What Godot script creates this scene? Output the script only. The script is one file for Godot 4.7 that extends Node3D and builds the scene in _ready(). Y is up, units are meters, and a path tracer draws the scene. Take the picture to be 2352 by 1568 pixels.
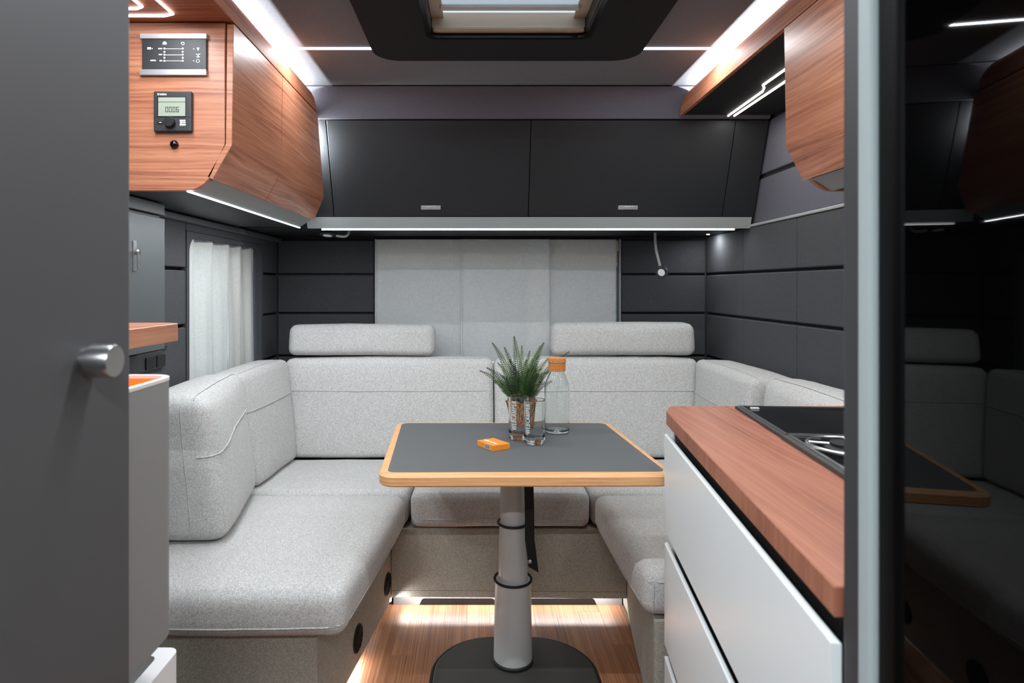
extends Node3D

# Metres, y up. The camera stands at the origin's eye height and looks along -z; V(x, y, d) takes the distance d in front of it.
const EYE := 1.22
var M := {}
var taken := {}
var rng := RandomNumberGenerator.new()


func V(x: float, y: float, d: float) -> Vector3:
	return Vector3(x, y, -d)


# ------------------------------------------------------------------ nodes
func numbered(called: String) -> String:
	if not taken.has(called):
		taken[called] = 0
		return called
	taken[called] += 1
	return "%s_%03d" % [called, taken[called]]


func world_at(n: Node) -> Vector3:
	var p := Vector3.ZERO
	while n != null and n != self and n is Node3D:
		p += (n as Node3D).position
		n = n.get_parent()
	return p


func tag(o: Node, label: String, category := "", group := "", kind := "") -> void:
	if label:
		o.set_meta("label", label)
	if category:
		o.set_meta("category", category)
	if group:
		o.set_meta("group", group)
	if kind:
		o.set_meta("kind", kind)


func thing(called: String, at: Vector3, label: String, category: String, group := "") -> Node3D:
	var o := Node3D.new()
	o.name = numbered(called)
	add_child(o, true)
	o.position = at
	tag(o, label, category, group)
	return o


# one mesh, its vertices given in world coordinates
func part(called: String, st: SurfaceTool, m: Material, parent: Node = self) -> MeshInstance3D:
	return put(called, st.commit(), m, parent)


func put(called: String, mesh: Mesh, m: Material, parent: Node = self) -> MeshInstance3D:
	var o := MeshInstance3D.new()
	o.name = numbered(called) if parent == self else called
	o.mesh = mesh
	o.material_override = m
	parent.add_child(o, true)
	if parent != self:
		o.position = -world_at(parent)
	return o


func struct(called: String, st: SurfaceTool, m: Material, label: String, category: String) -> MeshInstance3D:
	var o := part(called, st, m)
	tag(o, label, category, "", "structure")
	return o


# ------------------------------------------------------------------ mesh helpers (corners given counter-clockwise seen from outside)
func mb() -> SurfaceTool:
	var st := SurfaceTool.new()
	st.begin(Mesh.PRIMITIVE_TRIANGLES)
	return st


func vtx(st: SurfaceTool, p: Vector3, n: Vector3) -> void:
	st.set_normal(n)
	st.add_vertex(p)


func quadn(st: SurfaceTool, p: Array, n: Array) -> void:
	for k in [0, 2, 1, 0, 3, 2]:
		vtx(st, p[k], n[k])


func quad(st: SurfaceTool, a: Vector3, b: Vector3, c: Vector3, d: Vector3) -> void:
	var n := (b - a).cross(d - a)
	if n.length_squared() < 1e-16:
		n = (c - b).cross(d - b)
	n = n.normalized()
	quadn(st, [a, b, c, d], [n, n, n, n])


func tri(st: SurfaceTool, a: Vector3, b: Vector3, c: Vector3) -> void:
	var n := (b - a).cross(c - a).normalized()
	vtx(st, a, n)
	vtx(st, c, n)
	vtx(st, b, n)


const FACES := [[0, 1, 2, 1.0], [0, 2, 1, -1.0], [1, 2, 0, 1.0], [1, 0, 2, -1.0], [2, 0, 1, 1.0], [2, 1, 0, -1.0]]


func axis_list(h: float, r: float, seg: int, inner: int) -> Array:
	var a := []
	for i in seg:
		a.append(-h + r * (1.0 - cos(PI / 2 * i / seg)) if seg > 1 else -h)
	for i in inner + 1:
		a.append(lerpf(-h + r, h - r, float(i) / inner))
	for i in range(seg - 1, -1, -1):
		a.append(h - r * (1.0 - cos(PI / 2 * i / seg)) if seg > 1 else h)
	return a


# a box with rounded edges
func rbox(st: SurfaceTool, xf: Transform3D, size: Vector3, r := 0.0, seg := 1) -> void:
	var h := size / 2
	r = minf(r, minf(h.x, minf(h.y, h.z)) * 0.98)
	var lists := [[-h.x, h.x], [-h.y, h.y], [-h.z, h.z]]
	if r > 0:
		lists = [axis_list(h.x, r, seg, 1), axis_list(h.y, r, seg, 1), axis_list(h.z, r, seg, 1)]
	var inner := h - Vector3(r, r, r)
	for f in FACES:
		var w: int = f[0]
		var u: int = f[1]
		var v: int = f[2]
		var lu: Array = lists[u]
		var lv: Array = lists[v]
		for i in lu.size() - 1:
			for j in lv.size() - 1:
				var ps := []
				var ns := []
				for c in [[i, j], [i + 1, j], [i + 1, j + 1], [i, j + 1]]:
					var p := Vector3.ZERO
					p[w] = h[w] * f[3]
					p[u] = lu[c[0]]
					p[v] = lv[c[1]]
					var n := Vector3.ZERO
					n[w] = f[3]
					if r > 0:
						var q := p.clamp(-inner, inner)
						n = (p - q).normalized()
						p = q + n * r
					ps.append(xf * p)
					ns.append((xf.basis * n).normalized())
				quadn(st, ps, ns)


func bx(st: SurfaceTool, x0: float, x1: float, y0: float, y1: float, d0: float, d1: float, r := 0.0, seg := 1) -> void:
	rbox(st, Transform3D(Basis.IDENTITY, V((x0 + x1) / 2, (y0 + y1) / 2, (d0 + d1) / 2)), Vector3(absf(x1 - x0), absf(y1 - y0), absf(d1 - d0)), r, seg)


func box(x0: float, x1: float, y0: float, y1: float, d0: float, d1: float, r := 0.0, seg := 1) -> SurfaceTool:
	var st := mb()
	bx(st, x0, x1, y0, y1, d0, d1, r, seg)
	return st


func round_poly(pts: Array, radii: Array, seg := 6) -> PackedVector2Array:
	var out := PackedVector2Array()
	var n := pts.size()
	for i in n:
		var p: Vector2 = pts[i]
		var r: float = radii[i % radii.size()]
		if r <= 0:
			out.append(p)
			continue
		var a: Vector2 = (pts[(i + n - 1) % n] - p).normalized()
		var b: Vector2 = (pts[(i + 1) % n] - p).normalized()
		var half := acos(clampf(a.dot(b), -1, 1)) / 2
		var c := p + (a + b).normalized() * (r / sin(half))
		var s := (p + a * (r / tan(half))) - c
		var e := (p + b * (r / tan(half))) - c
		var turn := s.angle_to(e)
		for k in seg + 1:
			out.append(c + s.rotated(turn * k / seg))
	return out


# normals at both ends of every edge of an outline, shared where it turns gently
func edge_normals(poly: PackedVector2Array, closed: bool) -> Array:
	var n := poly.size()
	var flat := []
	for i in n if closed else n - 1:
		var e := (poly[(i + 1) % n] - poly[i]).normalized()
		flat.append(Vector2(e.y, -e.x))
	var out := []
	var m := flat.size()
	for i in m:
		var here: Vector2 = flat[i]
		var a := here
		var b := here
		if closed or i > 0:
			var before: Vector2 = flat[(i + m - 1) % m]
			if before.dot(here) > 0.75:
				a = (before + here).normalized()
		if closed or i < m - 1:
			var after: Vector2 = flat[(i + 1) % m]
			if after.dot(here) > 0.75:
				b = (after + here).normalized()
		out.append([a, b])
	return out


# an outline in (u, v) pushed along w = u x v from t0 to t1 (numbers, or functions of the outline's point); edges of the caps cut back by bev
func prism(st: SurfaceTool, outline: Array, u: Vector3, v: Vector3, t0: Variant, t1: Variant, bev := 0.0) -> void:
	var poly := PackedVector2Array(outline)
	if Geometry2D.is_polygon_clockwise(poly):
		poly.reverse()
	var w := u.cross(v)
	var n := poly.size()
	var en := edge_normals(poly, true)
	var inset := PackedVector2Array()
	for i in n:
		var a: Vector2 = en[(i + n - 1) % n][1]
		var b: Vector2 = en[i][0]
		inset.append(poly[i] - (a + b) * bev / maxf(1.0 + a.dot(b), 0.3))
	var at := func(p: Vector2, t: Variant, by: float) -> Vector3:
		var along: float = (t.call(p) if t is Callable else t) + by
		return u * p.x + v * p.y + w * along
	for i in n:
		var j := (i + 1) % n
		var na: Vector3 = u * en[i][0].x + v * en[i][0].y
		var nb: Vector3 = u * en[i][1].x + v * en[i][1].y
		var a0: Vector3 = at.call(poly[i], t0, bev)
		var b0: Vector3 = at.call(poly[j], t0, bev)
		var a1: Vector3 = at.call(poly[i], t1, -bev)
		var b1: Vector3 = at.call(poly[j], t1, -bev)
		quadn(st, [a0, b0, b1, a1], [na, nb, nb, na])
		if bev > 0:
			var ia0: Vector3 = at.call(inset[i], t0, 0.0)
			var ib0: Vector3 = at.call(inset[j], t0, 0.0)
			var ia1: Vector3 = at.call(inset[i], t1, 0.0)
			var ib1: Vector3 = at.call(inset[j], t1, 0.0)
			quadn(st, [a1, b1, ib1, ia1], [(na + w).normalized(), (nb + w).normalized(), (nb + w).normalized(), (na + w).normalized()])
			quadn(st, [ia0, ib0, b0, a0], [(na - w).normalized(), (nb - w).normalized(), (nb - w).normalized(), (na - w).normalized()])
	var idx := Geometry2D.triangulate_polygon(inset)
	for k in range(0, idx.size(), 3):
		var t := [inset[idx[k]], inset[idx[k + 1]], inset[idx[k + 2]]]
		if (t[1] - t[0]).cross(t[2] - t[0]) < 0:
			t.reverse()
		tri(st, at.call(t[0], t1, 0.0), at.call(t[1], t1, 0.0), at.call(t[2], t1, 0.0))
		tri(st, at.call(t[2], t0, 0.0), at.call(t[1], t0, 0.0), at.call(t[0], t0, 0.0))


const UX := Vector3(1, 0, 0)
const UY := Vector3(0, 1, 0)
const UD := Vector3(0, 0, -1)


# cross-section in (x, y), running from distance d0 to d1
func along_d(st: SurfaceTool, outline: Array, d0: Variant, d1: Variant, bev := 0.0) -> void:
	var neg := func(t: Variant) -> Variant:
		return (func(p): return -t.call(p)) if t is Callable else -t
	prism(st, outline, UX, UY, neg.call(d1), neg.call(d0), bev)


# cross-section in (d, y), running across from x0 to x1
func along_x(st: SurfaceTool, outline: Array, x0: Variant, x1: Variant, bev := 0.0) -> void:
	prism(st, outline, UD, UY, x0, x1, bev)


# plan in (x, d), standing from y0 to y1
func upright(st: SurfaceTool, outline: Array, y0: Variant, y1: Variant, bev := 0.0) -> void:
	prism(st, outline, UX, UD, y0, y1, bev)


# a flat ring between two outlines of the same number of points
func ring_prism(st: SurfaceTool, outer: PackedVector2Array, inner: PackedVector2Array, u: Vector3, v: Vector3, t0: float, t1: float, t1_inner := INF) -> void:
	if Geometry2D.is_polygon_clockwise(outer):
		outer.reverse()
	if Geometry2D.is_polygon_clockwise(inner):
		inner.reverse()
	var w := u.cross(v)
	var ti := t1 if t1_inner == INF else t1_inner
	var n := outer.size()
	var eo := edge_normals(outer, true)
	var ei := edge_normals(inner, true)
	var at := func(p: Vector2, t: float) -> Vector3: return u * p.x + v * p.y + w * t
	for i in n:
		var j := (i + 1) % n
		quad(st, at.call(outer[i], t1), at.call(outer[j], t1), at.call(inner[j], ti), at.call(inner[i], ti))
		quad(st, at.call(inner[i], t0), at.call(inner[j], t0), at.call(outer[j], t0), at.call(outer[i], t0))
		var oa: Vector3 = u * eo[i][0].x + v * eo[i][0].y
		var ob: Vector3 = u * eo[i][1].x + v * eo[i][1].y
		quadn(st, [at.call(outer[i], t0), at.call(outer[j], t0), at.call(outer[j], t1), at.call(outer[i], t1)], [oa, ob, ob, oa])
		var ia: Vector3 = -(u * ei[i][0].x + v * ei[i][0].y)
		var ib: Vector3 = -(u * ei[i][1].x + v * ei[i][1].y)
		quadn(st, [at.call(inner[j], t0), at.call(inner[i], t0), at.call(inner[i], ti), at.call(inner[j], ti)], [ib, ia, ia, ib])


# a profile of (radius, height) turned about an axis through c
func lathe(st: SurfaceTool, profile: Array, c: Vector3, seg := 32, closed := false, bas := Basis.IDENTITY) -> void:
	var poly := PackedVector2Array(profile)
	var en := edge_normals(poly, closed)
	for i in en.size():
		var j := (i + 1) % poly.size()
		for k in seg:
			var a0 := TAU * k / seg
			var a1 := TAU * (k + 1) / seg
			var ps := []
			var ns := []
			for e in [[i, a1, 0], [i, a0, 0], [j, a0, 1], [j, a1, 1]]:
				var p: Vector2 = poly[e[0]]
				var nn: Vector2 = en[i][e[2]]
				ps.append(c + bas * Vector3(p.x * cos(e[1]), p.y, p.x * sin(e[1])))
				ns.append(bas * Vector3(nn.x * cos(e[1]), nn.y, nn.x * sin(e[1])))
			quadn(st, ps, ns)


func spin_to(dir: Vector3) -> Basis:
	var y := dir.normalized()
	var x := y.cross(Vector3(0, 0, 1) if absf(y.z) < 0.9 else Vector3(1, 0, 0)).normalized()
	return Basis(x, y, x.cross(y))


func tube(st: SurfaceTool, pts: Array, r: float, sides := 8, closed := false) -> void:
	var n := pts.size()
	var rings := []
	var side := Vector3.ZERO
	for i in n:
		var a: Vector3 = pts[(i + n - 1) % n] if closed or i > 0 else pts[i]
		var b: Vector3 = pts[(i + 1) % n] if closed or i < n - 1 else pts[i]
		var t := (b - a).normalized()
		if side == Vector3.ZERO:
			side = t.cross(UY if absf(t.y) < 0.9 else UX).normalized()
		side = (side - t * side.dot(t)).normalized()
		var up := t.cross(side)
		var ring := []
		for k in sides:
			var ang := TAU * k / sides
			ring.append(side * cos(ang) + up * sin(ang))
		rings.append(ring)
	for i in n if closed else n - 1:
		var j := (i + 1) % n
		for k in sides:
			var l := (k + 1) % sides
			quadn(st, [pts[i] + rings[i][k] * r, pts[i] + rings[i][l] * r, pts[j] + rings[j][l] * r, pts[j] + rings[j][k] * r], [rings[i][k], rings[i][l], rings[j][l], rings[j][k]])
	if not closed:
		for k in range(1, sides - 1):
			tri(st, pts[0] + rings[0][0] * r, pts[0] + rings[0][k + 1] * r, pts[0] + rings[0][k] * r)
			tri(st, pts[n - 1] + rings[n - 1][0] * r, pts[n - 1] + rings[n - 1][k] * r, pts[n - 1] + rings[n - 1][k + 1] * r)


func curve(pts: Array, each := 6) -> Array:
	var out := []
	for i in pts.size() - 1:
		var p0: Vector3 = pts[maxi(i - 1, 0)]
		var p3: Vector3 = pts[mini(i + 2, pts.size() - 1)]
		for k in each:
			out.append((pts[i] as Vector3).cubic_interpolate(pts[i + 1], p0, p3, float(k) / each))
	out.append(pts[-1])
	return out


func text_mesh(words: String, size: float) -> ArrayMesh:
	var t := TextMesh.new()
	var f := SystemFont.new()
	f.font_names = PackedStringArray(["Droid Sans"])
	f.font_weight = 700
	t.font = f
	t.text = words
	t.font_size = 64
	t.pixel_size = size / 64.0
	t.depth = 0.0005
	t.curve_step = 2.0
	var m := ArrayMesh.new()
	for k in t.get_surface_count():
		m.add_surface_from_arrays(Mesh.PRIMITIVE_TRIANGLES, t.surface_get_arrays(k))
	return m


# ------------------------------------------------------------------ cushions: a soft box spread over eight corners
var wob := FastNoiseLite.new()


func hexa(c: Array, p: Vector3) -> Vector3:
	var t := (p + Vector3.ONE) / 2
	var a: Vector3 = (c[0] as Vector3).lerp(c[1], t.x).lerp((c[2] as Vector3).lerp(c[3], t.x), t.y)
	var b: Vector3 = (c[4] as Vector3).lerp(c[5], t.x).lerp((c[6] as Vector3).lerp(c[7], t.x), t.y)
	return a.lerp(b, t.z)


func half_of(c: Array) -> Vector3:
	return Vector3((c[1] - c[0]).length() + (c[7] - c[6]).length(), (c[2] - c[0]).length() + (c[7] - c[5]).length(), (c[4] - c[0]).length() + (c[7] - c[3]).length()) / 4


func soft_point(c: Array, h: Vector3, r: float, bulge: Vector3, p: Vector3, lift := 0.0) -> Vector3:
	var inner := h - Vector3(r, r, r)
	var q := p.clamp(-inner, inner)
	var n := (p - q).normalized()
	var o := q + n * (r + lift)
	var s := p / h
	var give := Vector3(1, 1 if p.y > 0 else 0, 1 if p.z > 0 else 0)
	o += n * bulge * give * Vector3((1 - s.y * s.y) * (1 - s.z * s.z), (1 - s.x * s.x) * (1 - s.z * s.z), (1 - s.x * s.x) * (1 - s.y * s.y))
	return hexa(c, o / h) + Vector3(wob.get_noise_3dv(c[0] + o * 9), wob.get_noise_3dv(c[0] + o * 9 + Vector3(7, 3, 1)), wob.get_noise_3dv(c[0] + o * 9 + Vector3(2, 9, 5))) * 0.004


func cushion(called: String, c: Array, r: float, bulge: Vector3, label: String, category: String, group: String, seams := []) -> MeshInstance3D:
	var st := mb()
	st.set_smooth_group(0)
	var h := half_of(c)
	var lists := []
	for k in 3:
		lists.append(axis_list(h[k], r, 4, clampi(int(h[k] * 2 / 0.05), 3, 14)))
	for f in FACES:
		var w: int = f[0]
		var u: int = f[1]
		var v: int = f[2]
		var lu: Array = lists[u]
		var lv: Array = lists[v]
		var grid := []
		for i in lu.size():
			var row := []
			for j in lv.size():
				var p := Vector3.ZERO
				p[w] = h[w] * f[3]
				p[u] = lu[i]
				p[v] = lv[j]
				row.append(soft_point(c, h, r, bulge, p))
			grid.append(row)
		for i in lu.size() - 1:
			for j in lv.size() - 1:
				var q := [grid[i][j], grid[i + 1][j], grid[i + 1][j + 1], grid[i][j + 1]]
				for k in [0, 2, 1, 0, 3, 2]:
					st.add_vertex(q[k])
	st.generate_normals()
	var base: Vector3 = (c[0] + c[1] + c[4] + c[5]) / 4
	var o := MeshInstance3D.new()
	o.name = numbered(called)
	o.mesh = shifted(st.commit(), -base)
	o.material_override = M.fabric
	add_child(o, true)
	o.position = base
	tag(o, label, category, group)
	# seams: [points in -1..1 of the box], radius
	for s in seams:
		var pts := []
		var along: Array = s[0]
		for i in along.size() - 1:
			for k in 16:
				pts.append(soft_point(c, h, r, bulge, (along[i] as Vector3).lerp(along[i + 1], k / 16.0) * h, 0.0009))
		pts.append(soft_point(c, h, r, bulge, along[-1] * h, 0.0009))
		var t := mb()
		tube(t, pts, s[1], 5)
		part("piping", t, M.piping, o)
	return o


func shifted(mesh: ArrayMesh, by: Vector3) -> ArrayMesh:
	var st := SurfaceTool.new()
	st.append_from(mesh, 0, Transform3D(Basis.IDENTITY, by))
	return st.commit()


# ------------------------------------------------------------------ textures
func blend_noise(f: FastNoiseLite, x: float, y: float, w: float, h: float) -> float:
	# repeats with the period (w, h)
	var a := smoothstep(0.75, 1.0, x / w)
	var b := smoothstep(0.75, 1.0, y / h)
	var v := lerpf(f.get_noise_2d(x, y), f.get_noise_2d(x - w, y), a) if a > 0 else f.get_noise_2d(x, y)
	if b > 0:
		v = lerpf(v, lerpf(f.get_noise_2d(x, y - h), f.get_noise_2d(x - w, y - h), a), b)
	return v


func wood_image(w: int, h: int, light: Color, mid: Color, dark: Color, seed_: int, rings: float, upright_: bool) -> ImageTexture:
	var im := Image.create(h if upright_ else w, w if upright_ else h, false, Image.FORMAT_RGB8)
	var big := FastNoiseLite.new()
	big.seed = seed_
	big.frequency = 1.0
	big.fractal_octaves = 2
	var fine := FastNoiseLite.new()
	fine.seed = seed_ + 5
	fine.frequency = 1.0
	fine.fractal_octaves = 3
	for y in h:
		for x in w:
			var u := float(x) / w
			var v := float(y) / h
			var f := blend_noise(big, u * 1.6, v * 5.0, 1.6, 5.0)
			var vv := v + f * 0.010 * rings
			var g := blend_noise(fine, u * 1.3, vv * 46.0, 1.3, 46.0)
			var k := blend_noise(fine, u * 9.0, vv * 150.0, 9.0, 150.0)
			var t := clampf(0.40 + 0.55 * g + 0.22 * f - 0.45 * minf(k + 0.12, 0.0), 0.0, 1.0)
			var c := light.lerp(mid, t * 2) if t < 0.5 else mid.lerp(dark, t * 2 - 1)
			if upright_:
				im.set_pixel(y, x, c)
			else:
				im.set_pixel(x, y, c)
	return ImageTexture.create_from_image(im)


func weave_image(n: int, dark: Color, light: Color, run: int, seed_: int) -> Array:
	# heathered yarn: short runs of light and dark thread both ways
	var r := RandomNumberGenerator.new()
	r.seed = seed_
	var warp := PackedFloat32Array()
	var weft := PackedFloat32Array()
	warp.resize(n * n)
	weft.resize(n * n)
	for a in n:
		var k := 0
		var val := r.randf()
		var val2 := r.randf()
		for b in n:
			if k <= 0:
				k = r.randi_range(2, run)
				val = r.randf()
				val2 = r.randf()
			k -= 1
			warp[b * n + a] = val
			weft[a * n + b] = val2
	var im := Image.create(n, n, false, Image.FORMAT_RGB8)
	var hm := Image.create(n, n, false, Image.FORMAT_RGB8)
	for y in n:
		for x in n:
			var over := (x / 2 + y / 2) % 2 == 0
			var t := warp[y * n + x] if over else weft[y * n + x]
			t = clampf(t * 0.8 + 0.2 * r.randf(), 0, 1)
			im.set_pixel(x, y, dark.lerp(light, t))
			var e := clampf(0.3 + 0.5 * t + (0.15 if over else 0.0), 0, 1)
			hm.set_pixel(x, y, Color(e, e, e))
	return [ImageTexture.create_from_image(im), ImageTexture.create_from_image(hm)]


func crease_image(n: int, seed_: int) -> ImageTexture:
	# height map of linen: fine threads, and the folds left by packing
	var r := RandomNumberGenerator.new()
	r.seed = seed_
	var hgt := PackedFloat32Array()
	hgt.resize(n * n)
	for y in n:
		var row := r.randf()
		for x in n:
			hgt[y * n + x] = 0.5 + 0.022 * (row - 0.5) + 0.02 * r.randf()
	for k in 80:
		var p := Vector2(r.randf() * n, r.randf() * n)
		var ang := r.randf() * PI if k % 3 else (PI / 4 + (PI / 2 if r.randf() < 0.5 else 0.0) + r.randf_range(-0.2, 0.2))
		var dir := Vector2(cos(ang), sin(ang))
		var nrm := Vector2(-dir.y, dir.x)
		var amp := r.randf_range(-0.10, 0.13)
		for s in int(r.randf_range(0.15, 0.7) * n):
			for o in range(-3, 4):
				var q := p + dir * s + nrm * o
				var i := posmod(int(q.y), n) * n + posmod(int(q.x), n)
				hgt[i] += amp * (1.0 - absf(o) / 4.0) * 0.5
	var im := Image.create(n, n, false, Image.FORMAT_RGB8)
	for y in n:
		for x in n:
			var e := clampf(hgt[y * n + x], 0, 1)
			im.set_pixel(x, y, Color(e, e, e))
	return ImageTexture.create_from_image(im)


func speckle_image(n: int, a: Color, b: Color, seed_: int, fx: float, fy: float) -> ImageTexture:
	var f := FastNoiseLite.new()
	f.seed = seed_
	f.frequency = 1.0
	f.fractal_octaves = 4
	var im := Image.create(n, n, false, Image.FORMAT_RGB8)
	for y in n:
		for x in n:
			var t := clampf(0.5 + 1.1 * blend_noise(f, float(x) / n * fx, float(y) / n * fy, fx, fy), 0, 1)
			im.set_pixel(x, y, a.lerp(b, t))
	return ImageTexture.create_from_image(im)


func mat(called: String, c: Color, rough: float, metal := 0.0) -> StandardMaterial3D:
	var m := StandardMaterial3D.new()
	m.resource_name = called
	m.albedo_color = c
	m.roughness = rough
	m.metallic = metal
	M[called] = m
	return m


func skin(m: StandardMaterial3D, t: Texture2D, scale: Vector3, bump: Texture2D = null, depth := 0.0) -> void:
	m.albedo_texture = t
	m.uv1_triplanar = true
	m.uv1_world_triplanar = true
	m.uv1_triplanar_sharpness = 8.0
	m.uv1_scale = scale
	if bump:
		m.heightmap_enabled = true
		m.heightmap_texture = bump
		m.heightmap_scale = depth


func glowing(called: String, c: Color, e: float) -> void:
	var m := mat(called, Color(0.9, 0.9, 0.9), 0.5)
	m.emission_enabled = true
	m.emission = c
	m.emission_energy_multiplier = e


func materials() -> void:
	var weave := weave_image(512, Color(0.52, 0.52, 0.51), Color(0.925, 0.925, 0.915), 6, 3)
	skin(mat("fabric", Color.WHITE, 0.95), weave[0], Vector3(2.6, 2.6, 2.6), weave[1], 0.03)
	M.fabric.rim_enabled = true
	M.fabric.rim = 0.25
	skin(mat("piping", Color(1, 1, 1), 0.95), weave[0], Vector3(2.6, 2.6, 2.6))
	skin(mat("base_fabric", Color(0.87, 0.85, 0.80), 0.95), weave[0], Vector3(2.6, 2.6, 2.6), weave[1], 0.03)
	var felt := weave_image(512, Color(0.185, 0.190, 0.198), Color(0.325, 0.334, 0.346), 4, 9)
	skin(mat("dark_felt", Color.WHITE, 0.95), felt[0], Vector3(2.6, 2.6, 2.6), felt[1], 0.02)
	var felt2 := weave_image(512, Color(0.40, 0.40, 0.42), Color(0.55, 0.55, 0.57), 4, 10)
	skin(mat("ceiling_felt", Color.WHITE, 0.85), felt2[0], Vector3(3.2, 3.2, 3.2), felt[1], 0.02)
	skin(mat("cabinet_grey", Color(0.52, 0.55, 0.57), 0.5), felt[0], Vector3(3.4, 3.4, 3.4))
	skin(mat("panel_grey", Color(0.78, 0.78, 0.82), 0.5), felt2[0], Vector3(3.4, 3.4, 3.4))
	var light := Color(0.81, 0.575, 0.445)
	var mid := Color(0.71, 0.465, 0.35)
	var dark := Color(0.51, 0.30, 0.215)
	skin(mat("wood", Color.WHITE, 0.38), wood_image(768, 512, light, mid, dark, 4, 2.0, false), Vector3(1.1, 1.9, 1.1))
	var wm: StandardMaterial3D = M.wood.duplicate()
	wm.roughness = 0.62
	wm.metallic_specular = 0.3
	wm.albedo_color = Color(0.92, 0.88, 0.86)
	M["wood_matt"] = wm
	skin(mat("wood_top", Color.WHITE, 0.42), wood_image(768, 512, Color(0.67, 0.445, 0.345), Color(0.605, 0.38, 0.29), Color(0.49, 0.29, 0.215), 11, 1.6, true), Vector3(1.9, 1.1, 1.1))
	for k in 4:
		var tone: float = [0.0, 0.09, 0.16, 0.05][k]
		skin(mat("plank%d" % k, Color.WHITE, 0.4), wood_image(256, 512, Color(0.73, 0.53, 0.39).darkened(tone), Color(0.60, 0.40, 0.275).darkened(tone), Color(0.41, 0.25, 0.165).darkened(tone), 20 + k, 1.0, true), Vector3(4.0, 1.0, 0.9))
	skin(mat("beech", Color.WHITE, 0.45), wood_image(256, 256, Color(0.93, 0.74, 0.54), Color(0.88, 0.66, 0.45), Color(0.76, 0.52, 0.33), 31, 1.0, false), Vector3(2.0, 4.0, 4.0))
	var crease := crease_image(768, 5)
	var linen := weave_image(384, Color(0.84, 0.85, 0.84), Color(0.97, 0.98, 0.97), 9, 12)
	skin(mat("linen", Color(1, 1, 1, 0.72), 0.95), linen[0], Vector3(2.2, 2.2, 2.2), crease, 1.5)
	M.linen.transparency = BaseMaterial3D.TRANSPARENCY_ALPHA
	M.linen.backlight_enabled = true
	M.linen.backlight = Color(0.5, 0.5, 0.5)
	skin(mat("linen_side", Color(0.88, 0.88, 0.87, 0.95), 0.95), linen[0], Vector3(2.2, 2.2, 2.2))
	M.linen_side.transparency = BaseMaterial3D.TRANSPARENCY_ALPHA
	M.linen_side.backlight_enabled = true
	M.linen_side.backlight = Color(0.18, 0.18, 0.18)
	skin(mat("cork", Color.WHITE, 0.85), speckle_image(256, Color(0.72, 0.44, 0.22), Color(0.88, 0.60, 0.33), 41, 26, 26), Vector3(9, 9, 9))
	var bark := speckle_image(256, Color(0.34, 0.19, 0.10), Color(0.86, 0.60, 0.40), 43, 22, 5)
	skin(mat("bark", Color.WHITE, 0.75), bark, Vector3(7, 7, 7), bark, 0.4)
	skin(mat("soil", Color(0.08, 0.06, 0.045), 1.0), bark, Vector3(9, 9, 9))
	mat("black", Color(0.035, 0.036, 0.04), 0.6)
	mat("hatch_black", Color(0.028, 0.028, 0.03), 0.8)
	mat("black_gloss", Color(0.02, 0.02, 0.022), 0.15)
	mat("dark_plastic", Color(0.17, 0.18, 0.19), 0.5)
	mat("valance_grey", Color(0.60, 0.62, 0.62), 0.45)
	mat("door_grey", Color(0.30, 0.30, 0.305), 0.55)
	mat("cupboard_grey", Color(0.30, 0.32, 0.325), 0.5)
	mat("bin_grey", Color(0.52, 0.515, 0.51), 0.6)
	mat("rim_white", Color(0.86, 0.84, 0.82), 0.5)
	mat("orange", Color(1.0, 0.55, 0.16), 0.6)
	mat("white_plastic", Color(0.92, 0.92, 0.92), 0.4)
	mat("drawer_white", Color(0.90, 0.925, 0.925), 0.35)
	mat("laminate", Color(0.36, 0.37, 0.375), 0.55)
	mat("pole_grey", Color(0.73, 0.74, 0.73), 0.38)
	mat("plate_dark", Color(0.23, 0.23, 0.22), 0.5)
	mat("plinth_grey", Color(0.62, 0.63, 0.63), 0.5)
	mat("steel", Color(0.78, 0.78, 0.78), 0.28, 1.0)
	mat("alu", Color(0.80, 0.81, 0.82), 0.35, 0.7)
	mat("alu_matt", Color(0.62, 0.67, 0.67), 0.6)
	mat("post_grey", Color(0.19, 0.20, 0.21), 0.5)
	mat("glass_black", Color(0.008, 0.008, 0.009), 0.02).metallic_specular = 0.23
	mat("seal_black", Color(0.012, 0.012, 0.014), 0.5).metallic_specular = 0.2
	mat("cream", Color(0.80, 0.74, 0.66), 0.6)
	var bl := mat("blind", Color(0.38, 0.45, 0.49), 0.8)
	bl.backlight_enabled = true
	bl.backlight = Color(0.35, 0.35, 0.35)
	var fr := mat("roof_blind", Color(0.76, 0.84, 0.88), 0.8)
	fr.backlight_enabled = true
	fr.backlight = Color(1, 1, 1)
	var dm := mat("frosted", Color(0.80, 0.90, 0.95), 0.5)
	dm.backlight_enabled = true
	dm.backlight = Color(0.8, 0.8, 0.8)
	mat("lcd", Color(0.62, 0.66, 0.60), 0.3)
	mat("ink", Color(0.10, 0.12, 0.12), 0.5)
	mat("print_white", Color(0.93, 0.94, 0.94), 0.6)
	mat("print_grey", Color(0.78, 0.83, 0.85), 0.6)
	mat("box_orange", Color(0.93, 0.57, 0.17), 0.45)
	mat("lamp_stem", Color(0.62, 0.62, 0.60), 0.4)
	mat("strap", Color(0.03, 0.03, 0.033), 0.8)
	var leaf := mat("leaf", Color(0.25, 0.36, 0.18), 0.5)
	leaf.backlight_enabled = true
	leaf.backlight = Color(0.25, 0.35, 0.15)
	mat("leaf_dark", Color(0.17, 0.26, 0.14), 0.5)
	var young := mat("leaf_light", Color(0.42, 0.52, 0.27), 0.5)
	young.backlight_enabled = true
	young.backlight = Color(0.3, 0.4, 0.15)
	mat("stem", Color(0.09, 0.10, 0.06), 0.6)
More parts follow.
